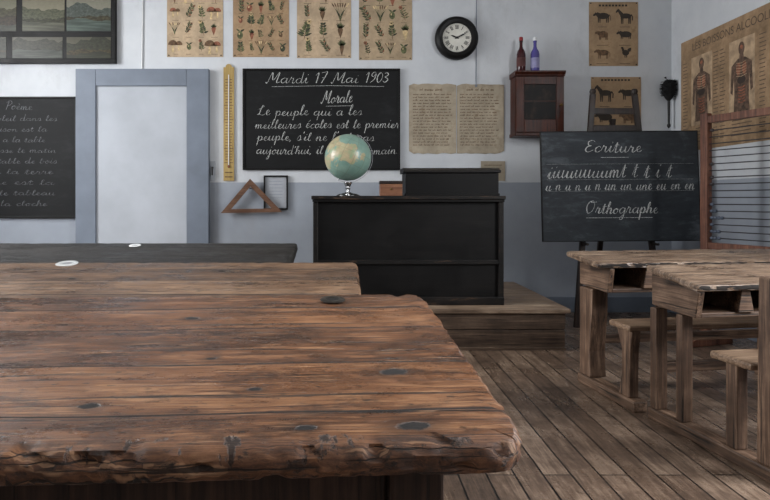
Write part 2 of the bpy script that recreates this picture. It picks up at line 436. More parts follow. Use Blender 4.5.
m = M(); m.box(fx1, RX, WY-.02, WY, 0, .14); m.box(LX, fx0, WY-.02, WY, 0, .14)
struct(m.obj('baseboard_back', None, M_frameblue, bevel=.004))
m = M(); m.box(RX-.02, RX, BY, WY-.02, 0, .14)
struct(m.obj('baseboard_right', None, M_frameblue, bevel=.004))
e = thing('wall_latch', 'small pale metal latch plate beside the door frame', 'latch', (wx(213), WY, wz(171)))
m = M(); m.box(-.022, .022, -.012, 0, -.09, .09); m.obj('plate', e, M_doorleaf, bevel=.004)
m = M(); m.cyl((0, -.012, .03), (0, -.045, .03), .008); m.cyl((0, -.04, .03), (.0, -.04, -.04), .007); m.obj('hook', e, M_iron)
e = thing('wall_cable', 'thin pale cable running down the wall to the door frame', 'cable', (wx(142), WY, 0))
m = M(); m.cyl((0, -.008, fz+.001), (.01, -.008, 3.0), .006, seg=8); m.cyl((.01, -.008, 3.0), (0, -.008, H), .006, seg=8); m.obj('cord', e, M_white, smooth=True)
e = thing('wall_cable', 'thin grey cable hanging from the wall clock', 'cable', (wx(476), WY, 0))
m = M(); m.cyl((0, -.008, wz(86)), (.005, -.008, wz(-20)), .0035, seg=8); m.cyl((0, -.0, wz(86)), (0, -.014, wz(86)), .01, seg=10); m.obj('cord', e, M_frameblue, smooth=True)

# ------------------------------------------------------------------ wall-hung blackboards
def blackboard(label, x0, x1, z0, z1, mat, name='blackboard'):
    e = thing(name, label, 'blackboard', ((x0+x1)/2, WY, (z0+z1)/2))
    hx, hz = (x1-x0)/2, (z1-z0)/2
    m = M(); m.box(-hx+.015, hx-.015, -.02, -.002, -hz+.015, hz-.015); m.obj('slate_panel', e, mat)
    m = M()
    for a, b, c, dd in ((-hx, hx, hz-.018, hz), (-hx, hx, -hz, -hz+.018), (-hx, -hx+.018, -hz+.018, hz-.018), (hx-.018, hx, -hz+.018, hz-.018)):
        m.box(a, b, -.03, -.001, c, dd)
    m.obj('frame', e, M_darkwood, bevel=.003)
    return e, hx, hz
x0, x1, z0, z1 = wx(243), wx(400), wz(170), wz(69)
e, hx, hz = blackboard('black wall blackboard with a French moral lesson in white chalk cursive', x0, x1, z0, z1, M_black)
cx, cz = (x0+x1)/2, (z0+z1)/2
m = M(); Y = -.0212
def L(t, px0, px1, py, h, w=.0045, mm=None): script(mm or m, t, wx(px0)-cx, wz(py)-cz, h, wx(px1)-wx(px0), w, Y)
L('Mardi 17 Mai 1903', 266, 388, 83, .046, .0058)
m.ribbon([(wx(272)-cx, wz(87)-cz), (wx(330)-cx, wz(86)-cz), (wx(384)-cx, wz(86.8)-cz)], .0028, Y)
L('Morale', 321, 352, 103, .052, .0058)
m.ribbon([(wx(326)-cx, wz(106.5)-cz), (wx(352)-cx, wz(106)-cz)], .0028, Y)
L('Le peuple qui a les', 257, 362, 115.5, .042)
L('meilleures \u00e9coles est le premier', 255, 399, 128.5, .039)
L("peuple, s'il ne l'est pas", 257, 374, 141, .039)
L("aujourd'hui, il le sera demain.", 256, 398, 154, .038)
m.obj('chalk_writing', e, M_chalk, recalc=False)
x0, x1, z0, z1 = wx(-70), wx(77), wz(218), wz(97)
e, hx, hz = blackboard('black wall blackboard covered with faded chalk handwriting', x0, x1, z0, z1, M_black)
cx, cz = (x0+x1)/2, (z0+z1)/2
m = M()
L('Po\u00e8me', 5, 33, 110, .034, .0044)
for i, t in enumerate(('le premier soleil dans les', 'la petite maison est la', 'les amis sont a la table', 'il est en classe le matin', 'a la petite table de bois', 'peuple de la terre', 'le maitre est la', 'il montre le tableau', 'on entend la cloche')):
    L(t, -55, 46+R.randint(0, 20), 121+i*10.6, .023, .0034)
m.obj('chalk_writing', e, M_chalkdim, recalc=False)

# ------------------------------------------------------------------ posters
def sheet(m, hx, hz, y0=-.004, y1=-.001):
    m.box(-hx, hx, y0, y1, -hz, hz)
def plant(m, x, z, s, kind, rng):
    y = -.0046
    if kind == 'mushroom':
        for dx, k in ((-.2, .95), (.2, .75)):
            xx = x+dx*s; q = s*k
            m.poly([(xx-.08*q, z-.5*q), (xx+.08*q, z-.5*q), (xx+.05*q, z+.1*q), (xx-.05*q, z+.1*q)], y, 2)
            m.ell(xx, z+.03*q, .32*q, .32*q, y-.0003, rng.choice([1, 4]), 0, 0, math.pi, 10)
            m.ell(xx, z+.03*q, .32*q, .05*q, y-.0005, 4)
    elif kind == 'leafy':
        a0 = rng.uniform(-.35, .35)
        m.ribbon([(x-a0*.4*s, z-.5*s), (x, z), (x+a0*s*.6, z+.45*s)], .03*s, y, 4)
        L_ = rng.uniform(.26, .42); n = rng.randint(5, 8); ww = rng.uniform(.04, .08)
        for k in range(n):
            t = -.32+k*.75/n
            for sd in (-1, 1): m.leaf(x+a0*t*s, z+t*s, L_*s*(1-k*.07)*rng.uniform(.8, 1.1), ww*s, (math.pi/2-sd*(1.1-.06*k+rng.uniform(-.15, .15))), y-.0003-k*.00005, rng.choice([0, 0, 5]))
        if rng.random() < .6:
            c_ = rng.choice([1, 2])
            for q in range(6): m.ell(x+a0*.6*s+.09*s*math.cos(q*1.047), z+.42*s+.09*s*math.sin(q*1.047), .05*s, .05*s, y-.0008, c_)
            m.ell(x+a0*.6*s, z+.42*s, .05*s, .05*s, y-.001, 4)
    elif kind == 'root':
        q = rng.uniform(.8, 1.4); c_ = rng.choice([1, 4, 2])
        for k in range(-4, 5): m.leaf(x, z-.02*s, (.55-.04*abs(k))*s*rng.uniform(.8, 1.1), .04*s, math.pi/2+k*.2, y, rng.choice([0, 5]))
        m.poly([(x-.14*s*q, z), (x-.07*s*q, z+.07*s), (x+.07*s*q, z+.07*s), (x+.14*s*q, z), (x+.11*s*q, z-.2*s), (x+.01*s, z-.58*s), (x-.11*s*q, z-.2*s)], y-.0003, c_)
        for k in range(4): m.ribbon([(x-.07*s, z-.05*s-k*.08*s), (x+.05*s, z-.06*s-k*.08*s)], .010*s, y-.0005, 4)
    elif kind == 'fruit':
        m.ell(x, z-.08*s, .2*s, .26*s, y, rng.choice([1, 4, 0, 5]), rng.uniform(-.4, .4))
        m.ell(x-.06*s, z-.0*s, .04*s, .08*s, y-.0003, 2)
        m.leaf(x, z+.16*s, .36*s, .07*s, .5, y-.0003, 5); m.leaf(x, z+.16*s, .34*s, .06*s, 2.5, y-.0003, 0)
    elif kind == 'branch':
        a = rng.uniform(.9, 2.2)
        m.ribbon([(x-.5*s*math.cos(a), z-.5*s*math.sin(a)), (x+.46*s*math.cos(a), z+.46*s*math.sin(a))], .025*s, y, 4)
        for k in range(8):
            t = -.38+k*.115
            for sd in (-1, 1): m.leaf(x+t*s*math.cos(a), z+t*s*math.sin(a), .28*s*rng.uniform(.8, 1.1), .05*s, a+sd*rng.uniform(.7, 1.1), y-.0003, 0 if k % 2 else 5)
            if k % 3 == 1: m.ell(x+t*s*math.cos(a)+.12*s, z+t*s*math.sin(a), .06*s, .06*s, y-.0006, 1)
    elif kind == 'grass':
        for k in range(-3, 4):
            m.ribbon([(x, z-.5*s), (x+k*.06*s, z), (x+k*.13*s, z+.35*s)], .02*s, y, 0)
            m.ell(x+k*.13*s, z+.36*s, .035*s, .13*s, y-.0003, rng.choice([2, 4]), -k*.2)
        for k in (-1, 1): m.leaf(x, z-.3*s, .5*s, .045*s, math.pi/2+k*.5, y-.0002, 5)
def animal(m, x, z, s, kind, mi=3):
    y = -.0046
    body, leg, head, horn, bh = {'cow': (.34, .36, .12, 1, .17), 'horse': (.30, .42, .13, 0, .14), 'pig': (.34, .26, .11, 0, .18), 'sheep': (.27, .30, .09, 0, .18), 'hen': (.2, .28, .07, 0, .16)}[kind]
    m.ell(x, z, body*s, bh*s, y, mi)
    if kind == 'horse':
        m.poly([(x-.46*s, z+.3*s), (x-.36*s, z+.36*s), (x-.12*s, z+.12*s), (x-.26*s, z-.04*s)], y-.0002, mi)
        m.ell(x-.44*s, z+.27*s, head*s, .05*s, y-.0003, mi, .9)
    elif kind == 'hen':
        m.poly([(x-.24*s, z+.26*s), (x-.14*s, z+.28*s), (x-.04*s, z+.08*s), (x-.18*s, z)], y-.0002, mi)
        m.ell(x-.2*s, z+.27*s, head*s, .06*s, y-.0003, mi); m.leaf(x+.12*s, z+.05*s, .3*s, .1*s, .9, y-.0002, mi)
    else:
        hx_ = -body-.10
        m.poly([(x+(hx_-.02)*s, z+.06*s), (x+(hx_+.12)*s, z+.2*s), (x-.14*s, z+.14*s), (x-.24*s, z-.06*s)], y-.0002, mi)
        m.ell(x+hx_*s, z+.08*s, head*s, .065*s, y-.0003, mi, .6)
        m.poly([(x+(hx_+.04)*s, z+.13*s), (x+(hx_+.0)*s, z+.24*s), (x+(hx_+.08)*s, z+.15*s)], y-.0003, mi)
    ls = (-.04, .05) if kind == 'hen' else (-.75*body, -.5*body, .55*body, .8*body)
    for lx in ls: m.poly([(x+lx*s-.022*s, z-leg*s), (x+lx*s+.018*s, z-leg*s), (x+lx*s+.042*s, z), (x+lx*s-.042*s, z)], y-.0003, mi)
    if kind in ('cow', 'horse'): m.ribbon([(x+body*.95*s, z+.08*s), (x+(body+.06)*s, z-.04*s), (x+(body+.05)*s, z-.24*s)], (.03 if kind == 'cow' else .06)*s, y-.0003, mi)
def poster(label, px0, px1, py0, py1, kinds, cols, rows, mat, seed, name='botanical_poster', group=None):
    x0, x1, z0, z1 = wx(px0), wx(px1), wz(py1), wz(py0)
    e = thing(name, label, 'poster', ((x0+x1)/2, WY, (z0+z1)/2), group=group)
    hx, hz = (x1-x0)/2, (z1-z0)/2; rng = random.Random(seed)
    m = M(); sheet(m, hx, hz); m.obj('paper_sheet', e, mat)
    m = M(); t = M()
    cw = 2*hx*.92/cols; ch = 2*hz*.86/rows
    for r in range(rows):
        for c in range(cols):
            X = -hx*.92+cw*(c+.5); Z = hz*.78-ch*(r+.5)
            k = kinds[(r*cols+c) % len(kinds)]
            if k in ('cow', 'horse', 'pig', 'sheep', 'hen'): animal(m, X+.04*cw, Z+.02, min(cw, ch*1.15)*rng.uniform(.78, .95), k, rng.choice([3, 4, 3]))
            else: plant(m, X+rng.uniform(-.12, .12)*cw, Z+rng.uniform(0, .08)*ch, min(cw*1.25, ch)*rng.uniform(.7, 1.15), k, rng)
            q = rng.uniform(.15, .28)
            t.poly([(X-cw*q, Z-ch*.49), (X+cw*q, Z-ch*.49), (X+cw*q, Z-ch*.47), (X-cw*q, Z-ch*.47)], -.0062)
    for k in range(9):
        a = -hx*.6+k*hx*1.2/9
        t.poly([(a, hz*.86), (a+hx*.09, hz*.86), (a+hx*.09, hz*.92), (a, hz*.92)], -.0046)
    m.obj('printed_illustration', e, ILL, recalc=False); t.obj('printed_lettering', e, M_ink, recalc=False)
    for sx in (-1, 1):
        for sz in (-1, 1):
            m = M(); m.cyl((sx*hx*.93, -.004, sz*hz*.96), (sx*hx*.93, -.008, sz*hz*.96), .006, seg=8); m.obj('drawing_pin', e, M_iron)
    return e
gp = 'botanical posters along the wall'
poster('tan school poster printed with mushrooms and leafy plants', 167, 223, -22, 57, ['root', 'mushroom', 'fruit', 'leafy', 'mushroom', 'branch', 'leafy', 'mushroom', 'grass', 'branch', 'leafy'], 4, 4, M_paper[0], 1, group=gp)
poster('tan school poster printed with rows of small fruits and flowers', 233, 289, -22, 57, ['branch', 'fruit', 'leafy', 'leafy', 'grass', 'branch', 'fruit', 'root', 'leafy'], 5, 5, M_paper[1], 2, group=gp)
poster('tan school poster printed with root vegetables and large leaves', 297, 351, -22, 58, ['leafy', 'root', 'leafy', 'branch', 'root', 'grass', 'leafy'], 3, 4, M_paper[0], 3, group=gp)
poster('tan school poster printed with branches, pods and sprouting plants', 359, 412, -20, 60, ['branch', 'leafy', 'root', 'leafy', 'branch', 'grass', 'fruit', 'leafy', 'branch'], 4, 4, M_paper[2], 4, group=gp)
ga = 'farm animal posters'
poster('brown school poster printed with dark farm animals', 589, 638, 2, 66, ['cow', 'horse', 'sheep', 'pig', 'cow', 'hen'], 2, 3, M_paper[1], 5, 'animal_poster', ga)
poster('brown school poster of farm animals behind an easel top', 591, 641, 77, 133, ['horse', 'cow', 'pig', 'sheep'], 2, 2, M_paper[1], 6, 'animal_poster', ga)

x0, x1, z0, z1 = wx(409), wx(504), wz(153.5), wz(84)
e = thing('handwritten_document', 'pair of aged parchment pages of handwriting pinned together', 'document', ((x0+x1)/2, WY, (z0+z1)/2))
hx, hz = (x1-x0)/2, (z1-z0)/2
for sd in (-1, 1):
    m = M(); n = 10
    a, b = (-hx, -.004) if sd < 0 else (.004, hx)
    top = [(a+(b-a)*i/n, hz+R.uniform(-.006, .004)-(0.012 if i in (0, n) else 0)) for i in range(n+1)]
    bot = [(b-(b-a)*i/n, -hz+R.uniform(-.006, .006)+(0.02 if i == (0 if sd > 0 else n) else 0)) for i in range(n+1)]
    m.prism(top+bot, 'xz', -.005, -.001); m.obj('page', e, M_parch)
m = M()
for a, b in ((-hx+.035, -.03), (.03, hx-.035)):
    z = hz-.06; scribble(m, a+.06, b-.06, z, .012, .0030, -.0056); z -= .04
    while z > -hz+.05:
        scribble(m, a, b-R.uniform(0, .05), z, .008, .0019, -.0056); z -= .027
m.obj('ink_writing', e, ILL[4], recalc=False)

e = thing('paper_notice', 'small pale yellow paper notice pinned to the wall', 'notice', (wx(493), WY, wz(171)))
m = M(); m.box(-.11, .11, -.004, -.001, -.09, .09); m.obj('paper_sheet', e, M_parch)
m = M()
for k in range(4): m.poly([(-.08, .05-k*.03), (.08-.02*k, .05-k*.03), (.08-.02*k, .056-k*.03), (-.08, .056-k*.03)], -.0046)
m.obj('printed_lettering', e, ILL[4], recalc=False)

# framed landscapes, upper wall
x0, x1, z0, z1 = wx(-40), wx(117), wz(64), wz(-30)
e = thing('framed_landscape_panels', 'dark wooden frame holding several small landscape pictures', 'picture frame', ((x0+x1)/2, WY, (z0+z1)/2))
cx, cz = (x0+x1)/2, (z0+z1)/2; hx, hz = (x1-x0)/2, (z1-z0)/2
m = M(); m.box(-hx, hx, -.03, -.001, -hz, hz)
for a, b, c, dd in ((-hx, hx, hz-.03, hz), (-hx, hx, -hz, -hz+.04), (-hx, -hx+.03, -hz+.04, hz-.03), (hx-.03, hx, -hz+.04, hz-.03)): m.box(a, b, -.045, -.03, c, dd)
m.obj('frame', e, M_darkwood, bevel=.003)
def landscape_mat(nm, sky, hill, land, water, off, hz_=.0, w_z=-.05):
    g = G(nm); c = g.coord(); s = g.sep(c)
    n1 = g.noise(g.map(c, (1, 0, 0), loc=(off, 0, 0)), 4.5, 3, .5)
    n3 = g.noise(g.map(c, (1, 0, 0), loc=(off+5, 0, 0)), 7, 5, .6)
    n2 = g.noise(g.map(c, (1, 1, 1.6), loc=(off, 0, 0)), 34, 6, .7)
    rid = g.math('ADD', g.math('MULTIPLY', n1, .28), hz_-.14+.04)
    rid2 = g.math('ADD', g.math('MULTIPLY', n3, .16), hz_-.13)
    skyc = g.ramp(g.math('ADD', g.math('MULTIPLY', s[2], 2.5), g.math('MULTIPLY', n2, .6)), [(0.1, tuple(min(255, int(v*1.08)) for v in sky)), (0.8, tuple(int(v*.78) for v in sky))])
    hillc = g.ramp(n2, [(.35, tuple(int(v*.75) for v in hill)), (.65, tuple(int(v*1.25) for v in hill))])
    landc = g.ramp(n2, [(.35, tuple(int(v*.6) for v in land)), (.65, tuple(int(v*1.2) for v in land))])
    col = g.mix(g.math('LESS_THAN', s[2], rid), skyc, hillc)
    col = g.mix(g.math('LESS_THAN', s[2], rid2), col, landc)
    nw = g.noise(g.map(c, (4, 1, 60)), 1, 4, .6)
    wc = g.ramp(nw, [(.4, tuple(int(v*.7) for v in water)), (.62, water)])
    edge = g.math('ADD', w_z, g.math('MULTIPLY', g.math('SUBTRACT', n1, .5), .12))
    col = g.mix(g.math('LESS_THAN', s[2], edge), col, wc)
    return g.out(col, .4, .3)
def pane(a, b, c, dd, mat):
    ax, bx_, az, bz = wx(a)-cx, wx(b)-cx, wz(dd)-cz, wz(c)-cz
    m = M(); w_, h_ = (bx_-ax)/2, (bz-az)/2
    m.box(-w_, w_, -.003, 0, -h_, h_); o = m.obj('painting', e, mat); o.location = ((ax+bx_)/2, -.030, (az+bz)/2)
pane(24, 66, -8, 32, landscape_mat('painted_lake', (116, 112, 94), (68, 70, 54), (50, 50, 34), (86, 87, 72), 1.0, -.02, -.10))
pane(68, 112, -8, 32, landscape_mat('painted_coast', (120, 118, 104), (64, 70, 64), (58, 54, 38), (78, 90, 82), 4.2, .0, -.08))
pane(-36, 18, -8, 32, landscape_mat('painted_hills', (110, 108, 90), (60, 58, 42), (52, 44, 30), (72, 74, 62), 7.3, .0, -.12))
pane(14, 64, 38, 59, landscape_mat('painted_harbour', (86, 84, 72), (50, 50, 40), (38, 36, 28), (68, 72, 64), 9.1, .03, -.02))
pane(68, 112, 38, 59, landscape_mat('painted_meadow', (80, 78, 64), (44, 46, 34), (62, 54, 34), (50, 52, 38), 12.7, .03, -.05))
pane(-36, 8, 38, 59, landscape_mat('painted_village', (82, 80, 68), (44, 46, 36), (54, 48, 34), (50, 52, 40), 15.7, .03, -.05))

# ------------------------------------------------------------------ clock
e = thing('wall_clock', 'round wall clock with wide black wooden rim and roman numerals', 'clock', (wx(456), WY, wz(39)))
rc = .195
m = M(); m.lathe([(rc*.3, -.001), (rc*.96, -.001), (rc, -.015), (rc, -.045), (rc*.95, -.065), (rc*.84, -.076), (rc*.71, -.070), (rc*.65, -.045), (rc*.3, -.045)], (0, 0, 0), 56, 'y')
m.obj('rim', e, M_darkwood, smooth=True)
m = M(); m.lathe([(0.001, -.046), (rc*.66, -.046), (rc*.66, -.050), (0.001, -.050)], (0, 0, 0), 48, 'y'); m.obj('dial', e, plain('clock_dial', (212, 210, 200), .5, .04))
m = M(); num = ['XII', 'I', 'II', 'III', 'IIII', 'V', 'VI', 'VII', 'VIII', 'IX', 'X', 'XI']
def stroke_r(m, a, r0, r1, off, tilt, w):
    rad = Vector((math.sin(a), math.cos(a))); tan = Vector((math.cos(a), -math.sin(a)))
    p = rad*r0+tan*(off-tilt); q = rad*r1+tan*(off+tilt)
    m.ribbon([tuple(p), tuple(q)], w, -.0508)
for i, s_ in enumerate(num):
    a = 2*math.pi*i/12; W = {'I': .0085, 'V': .014, 'X': .014}; tot = sum(W[c] for c in s_); o_ = -tot/2
    for c in s_:
        mid = o_+W[c]/2
        if c == 'I': stroke_r(m, a, rc*.40, rc*.58, mid, 0, .0052)
        elif c == 'V': stroke_r(m, a, rc*.40, rc*.58, mid-.003, -.003, .0052); stroke_r(m, a, rc*.40, rc*.58, mid+.003, .003, .0038)
        else: stroke_r(m, a, rc*.40, rc*.58, mid, -.005, .0052); stroke_r(m, a, rc*.40, rc*.58, mid, .005, .0038)
        o_ += W[c]
for i in range(60):
    a = 2*math.pi*i/60; stroke_r(m, a, rc*.605, rc*.635, 0, 0, .002 if i % 5 else .005)
m.obj('numerals', e, plain('clock_ink', (18, 18, 18), .7), recalc=False)
for nm, ang, L_ in (('hour_hand', 292, rc*.32), ('minute_hand', 64, rc*.50)):
    a = math.radians(ang); m = M(); rad = Vector((math.sin(a), math.cos(a))); tan = Vector((math.cos(a), -math.sin(a)))
    pts = [rad*(-.02)+tan*.004, rad*L_*.6+tan*.007, rad*L_, rad*L_*.6-tan*.007, rad*(-.02)-tan*.004]
    m.prism([tuple(p) for p in pts], 'xz', -.055 if nm[0] == 'h' else -.058, -.053 if nm[0] == 'h' else -.0555); m.obj(nm, e, M_iron)
m = M(); m.cyl((0, -.05, 0), (0, -.061, 0), .01); m.obj('centre_boss', e, M_iron)

# ------------------------------------------------------------------ thermometer board
e = thing('wall_thermometer', 'tall narrow yellow wooden thermometer with a printed scale', 'thermometer', (wx(229), WY, wz(122.5)))
hz = .53; hw = .048
m = M(); n = 10
pts = [(-hw, -hz), (hw, -hz), (hw, hz-.03)]+[(hw*.6*math.cos(math.pi*k/n), hz-.03+.03*math.sin(math.pi*k/n)) for k in range(n+1)]+[(-hw, hz-.03)]
m.prism(pts, 'xz', -.018, -.001); m.obj('board', e, wood('boxwood', (140, 116, 66), (168, 142, 86), (184, 162, 106), 2, .5), bevel=.002)
m = M(); m.cyl((0, -.021, -hz+.14), (0, -.021, hz-.1), .004); m.obj('glass_tube', e, M_white, smooth=True)
m = M(); m.lathe([(.001, -.014), (.008, -.01), (.011, 0), (.008, .01), (.001, .014)], (0, -.023, -hz+.13), 12); m.obj('bulb', e, ILL[1], smooth=True)
m = M()
for k in range(30):
    z = -hz+.16+k*(2*hz-.28)/30; w_ = .032 if k % 5 == 0 else .022
    for sd in (-1, 1): m.poly([(sd*.008, z), (sd*(.008+w_), z), (sd*(.008+w_), z+.007), (sd*.008, z+.007)], -.0186)
m.poly([(-.035, -hz+.03), (.035, -hz+.03), (.035, -hz+.04), (-.035, -hz+.04)], -.0186)
m.poly([(-.035, -hz+.07), (.035, -hz+.07), (.035, -hz+.08), (-.035, -hz+.08)], -.0186)
m.obj('scale_marks', e, ILL[4], recalc=False)

# ------------------------------------------------------------------ set square + small framed page
e = thing('set_square', 'large wooden triangular set square hung on the wall', 'set square', (0, WY, 0))
A = (wx(222), wz(213)); B = (wx(251), wz(179)); C = (wx(283), wz(212))
Ms = wood('reddish_beech', (66, 44, 33), (98, 69, 51), (128, 95, 73), 0, .5)
def inset(tri, dd):
    cxx = sum(p[0] for p in tri)/3; czz = sum(p[1] for p in tri)/3
    return [(cxx+(p[0]-cxx)*dd, czz+(p[1]-czz)*dd) for p in tri]
o3 = [A, B, C]; i3 = inset(o3, .66)
for k in range(3):
    m = M(); k2 = (k+1) % 3; m.prism([o3[k], o3[k2], i3[k2], i3[k]], 'xz', -.062, -.05); m.obj('ruler_side', e, Ms)
m = M(); m.cyl((B[0], 0, B[1]-.085), (B[0], -.075, B[1]-.085), .006); m.obj('hanging_nail', e, M_iron)
e = thing('framed_notice', 'small black frame holding a pale printed page', 'picture frame', (wx(276), WY, wz(192.5)))
m = M(); hx, hz = .11, .155
for a, b, c, dd in ((-hx, hx, hz-.014, hz), (-hx, hx, -hz, -hz+.014), (-hx, -hx+.014, -hz+.014, hz-.014), (hx-.014, hx, -hz+.014, hz-.014)): m.box(a, b, -.03, -.001, c, dd)
m.obj('frame', e, M_darkwood, bevel=.003)
m = M(); m.box(-hx+.014, hx-.014, -.012, -.001, -hz+.014, hz-.014); m.obj('page', e, paper_mat('pale_page', (168, 172, 178), .1, (140, 144, 150)))
m = M()
for k in range(6): m.poly([(-.06, .10-k*.03), (.06, .10-k*.03), (.06, .103-k*.03), (-.06, .103-k*.03)], -.0125)
m.obj('printed_lettering', e, M_frameblue, recalc=False)

# ------------------------------------------------------------------ wall cabinet and bottles
s = 113.5
cx0, cx1, cz0, cz1 = wx(514.5, s), wx(565, s), wz(136, s), wz(71, s)
cD = .19
e = thing('wall_cabinet', 'small dark red-brown wall cabinet with a glazed door', 'cabinet', ((cx0+cx1)/2, WY, cz0))
hx = (cx1-cx0)/2; hh = cz1-cz0
for q in (-1, 1):
    m = M(); m.box(min(q*(hx-.01), q*(hx-.025)), max(q*(hx-.01), q*(hx-.025)), -cD+.02, -.001, .03, hh-.03); m.obj('side_panel', e, M_red)
m = M(); m.box(-hx+.025, hx-.025, -.012, -.001, .03, hh-.03); m.obj('back_panel', e, M_red)
m = M(); m.box(-hx+.025, hx-.025, -cD+.03, -.012, hh*.5, hh*.5+.012); m.obj('shelf', e, M_red)
m = M(); m.prism([(-cD-.018, hh-.014), (-cD-.018, hh), (-.001, hh), (-.001, hh-.045), (-cD+.0, hh-.045), (-cD-.004, hh-.03)], 'yz', -hx, hx); m.obj('cornice', e, M_red, bevel=.003)
m = M(); m.box(-hx, hx, -cD-.01, -.001, 0, .03); m.obj('base_moulding', e, M_red, bevel=.005)
m = M(); a = hx-.012; zb, zt = .034, hh-.049; r_ = .07
m.box(-a, -a+r_, -cD, -cD+.018, zb, zt); m.box(a-r_, a, -cD, -cD+.018, zb, zt)
m.box(-a+r_, a-r_, -cD, -cD+.018, zb, zb+.11); m.box(-a+r_, a-r_, -cD, -cD+.018, zt-.07, zt); m.box(-a+r_, a-r_, -cD+.002, -cD+.014, .30, .312)
dr = m.obj('door', e, M_red, bevel=.003)
m = M(); m.box(-a+r_, a-r_, -cD+.008, -cD+.010, zb+.11, zt-.07)
gg = G('cabinet_glass')
f_ = gg.noise(gg.map(gg.coord(), (14, 1, 7)), 1, 4, .6)
gg.out(gg.ramp(f_, [(.42, (10, 8, 7)), (.55, (20, 14, 11)), (.68, (54, 40, 31))]), .35, .08)
m.obj('glass_pane', dr, gg.m)
m = M(); m.lathe([(.001, 0), (.008, 0), (.006, -.012), (.012, -.02), (.001, -.026)], (a-.03, -cD, .27), 12, 'y'); m.obj('knob', dr, M_brass, smooth=True)
ctop = cz1
def bottle(label, px, glass, cap, capname):
    x = wx(px, 112.5)
    e = thing('bottle', label, 'bottle', (x, WY-.10, ctop))
    m = M(); m.lathe([(.001, 0), (.036, 0), (.039, .006), (.039, .165), (.033, .19), (.018, .215), (.014, .235), (.0135, .27), (.016, .272), (.016, .285), (.012, .288), (.001, .288)], seg=20); m.obj('glass_body', e, glass, smooth=True)
    m = M(); m.lathe([(.001, .286), (.0175, .286), (.0175, .30), (.015, .318), (.001, .32)], seg=16); m.obj(capname, e, cap, smooth=True)
    m = M(); lz = (.05, .131) if capname == 'wax_seal' else (.04, .13)
    m.lathe([(.0395, lz[0]), (.0400, lz[0]+.001), (.0400, lz[1]-.001), (.0395, lz[1])], seg=20); m.obj('bottle_label', e, plain('bottle_label_'+capname, (84, 48, 46) if capname == 'wax_seal' else (150, 148, 186), .8))
bottle('dark red glass bottle standing on the wall cabinet', 522, plain('red_glass', (56, 14, 20), .12), plain('red_wax', (132, 28, 32), .4), 'wax_seal')
bottle('violet glass bottle with pale label and white stopper', 536, plain('violet_glass', (76, 70, 134), .12), M_white, 'stopper')

# ------------------------------------------------------------------ brush on the wall
e = thing('hanging_brush', 'black round-headed bristle brush hanging with its handle down', 'brush', (wx(665), WY-.07, wz(92)))
m = M(); rng = random.Random(3)
m.lathe([(.001, .1), (.03, .095), (.055, .06), (.06, .02), (.05, -.03), (.03, -.07), (.012, -.09)], seg=18)
for k in range(260):
    a = rng.uniform(0, 6.28); z = rng.uniform(-.05, .09); r = .05*(1-((z-.02)/.1)**2*.6)
    d = Vector((math.cos(a), math.sin(a), rng.uniform(-.5, .6))).normalized()
    p = Vector((r*math.cos(a), r*math.sin(a), z))
    if (p+d*.028).y < .068: m.cyl(p, p+d*.028, .003, .001, 4)
b = m.obj('bristle_head', e, plain('black_bristle', (14, 14, 16), .9))
m = M(); m.cyl((0, 0, -.08), (0, 0, -.30), .012, .009, 12); m.lathe([(.001, -.3), (.014, -.3), (.016, -.32), (.001, -.34)], seg=12); m.obj('handle', e, M_iron, smooth=True)
m = M(); m.cyl((0, 0, .09), (0, .069, .13), .003, seg=6); m.cyl((0, .069, .13), (0, .05, .13), .006, seg=8); m.obj('hanging_loop', e, M_iron)

# ------------------------------------------------------------------ large poster, right wall
pw, ph = 1.55, .96
e = thing('anatomy_poster', 'large tan printed wall chart with anatomical figures and text', 'poster', (RX-.001, 5.47-pw/2, 1.92), -math.pi/2)
m = M(); hx, hz = pw/2, ph/2
sheet(m, hx, hz); m.obj('paper_sheet', e, paper_mat('chart_paper', (158, 132, 104), .26))
t = M()
cur = bpy.data.curves.new('tmp', 'FONT'); cur.body = 'LES BOISSONS ALCOOLIQUES'; cur.size = .09; cur.align_x = 'CENTER'
to = bpy.data.objects.new('poster_title', cur); COL.objects.link(to)
bpy.context.view_layer.update()
me = bpy.data.meshes.new_from_object(to.evaluated_get(bpy.context.evaluated_depsgraph_get()))
bpy.data.objects.remove(to)
tv = [(v.co.x*1.0, -.0052, v.co.y+hz-.11) for v in me.vertices]
t.add(tv, [tuple(p.vertices) for p in me.polygons])
FX = (-.46, .06, .54)
for cxx in (-.70, -.255, -.17, .30, .74):
    for k in range(24):
        q = R.uniform(.0, .025)
        t.poly([(cxx-.04, .28-k*.03), (cxx+.01+q, .28-k*.03), (cxx+.01+q, .287-k*.03), (cxx-.04, .287-k*.03)], -.0052)
for cxx in FX:
    for k in range(5):
        q = R.uniform(.08, .13)
        t.poly([(cxx-q, -.30-k*.028), (cxx+q, -.30-k*.028), (cxx+q, -.293-k*.028), (cxx-q, -.293-k*.028)], -.0056)
t.obj('printed_lettering', e, plain('faded_ink', (92, 76, 62), .9), recalc=False)
m = M()
CI = [plain('chart_light', (170, 146, 118), .9, .2), plain('chart_body', (88, 70, 58), .9, .35, 30), plain('chart_organ', (132, 84, 64), .9, .3, 40), plain('chart_dark', (60, 50, 44), .9)]  # last ink: the dark oval printed on each torso
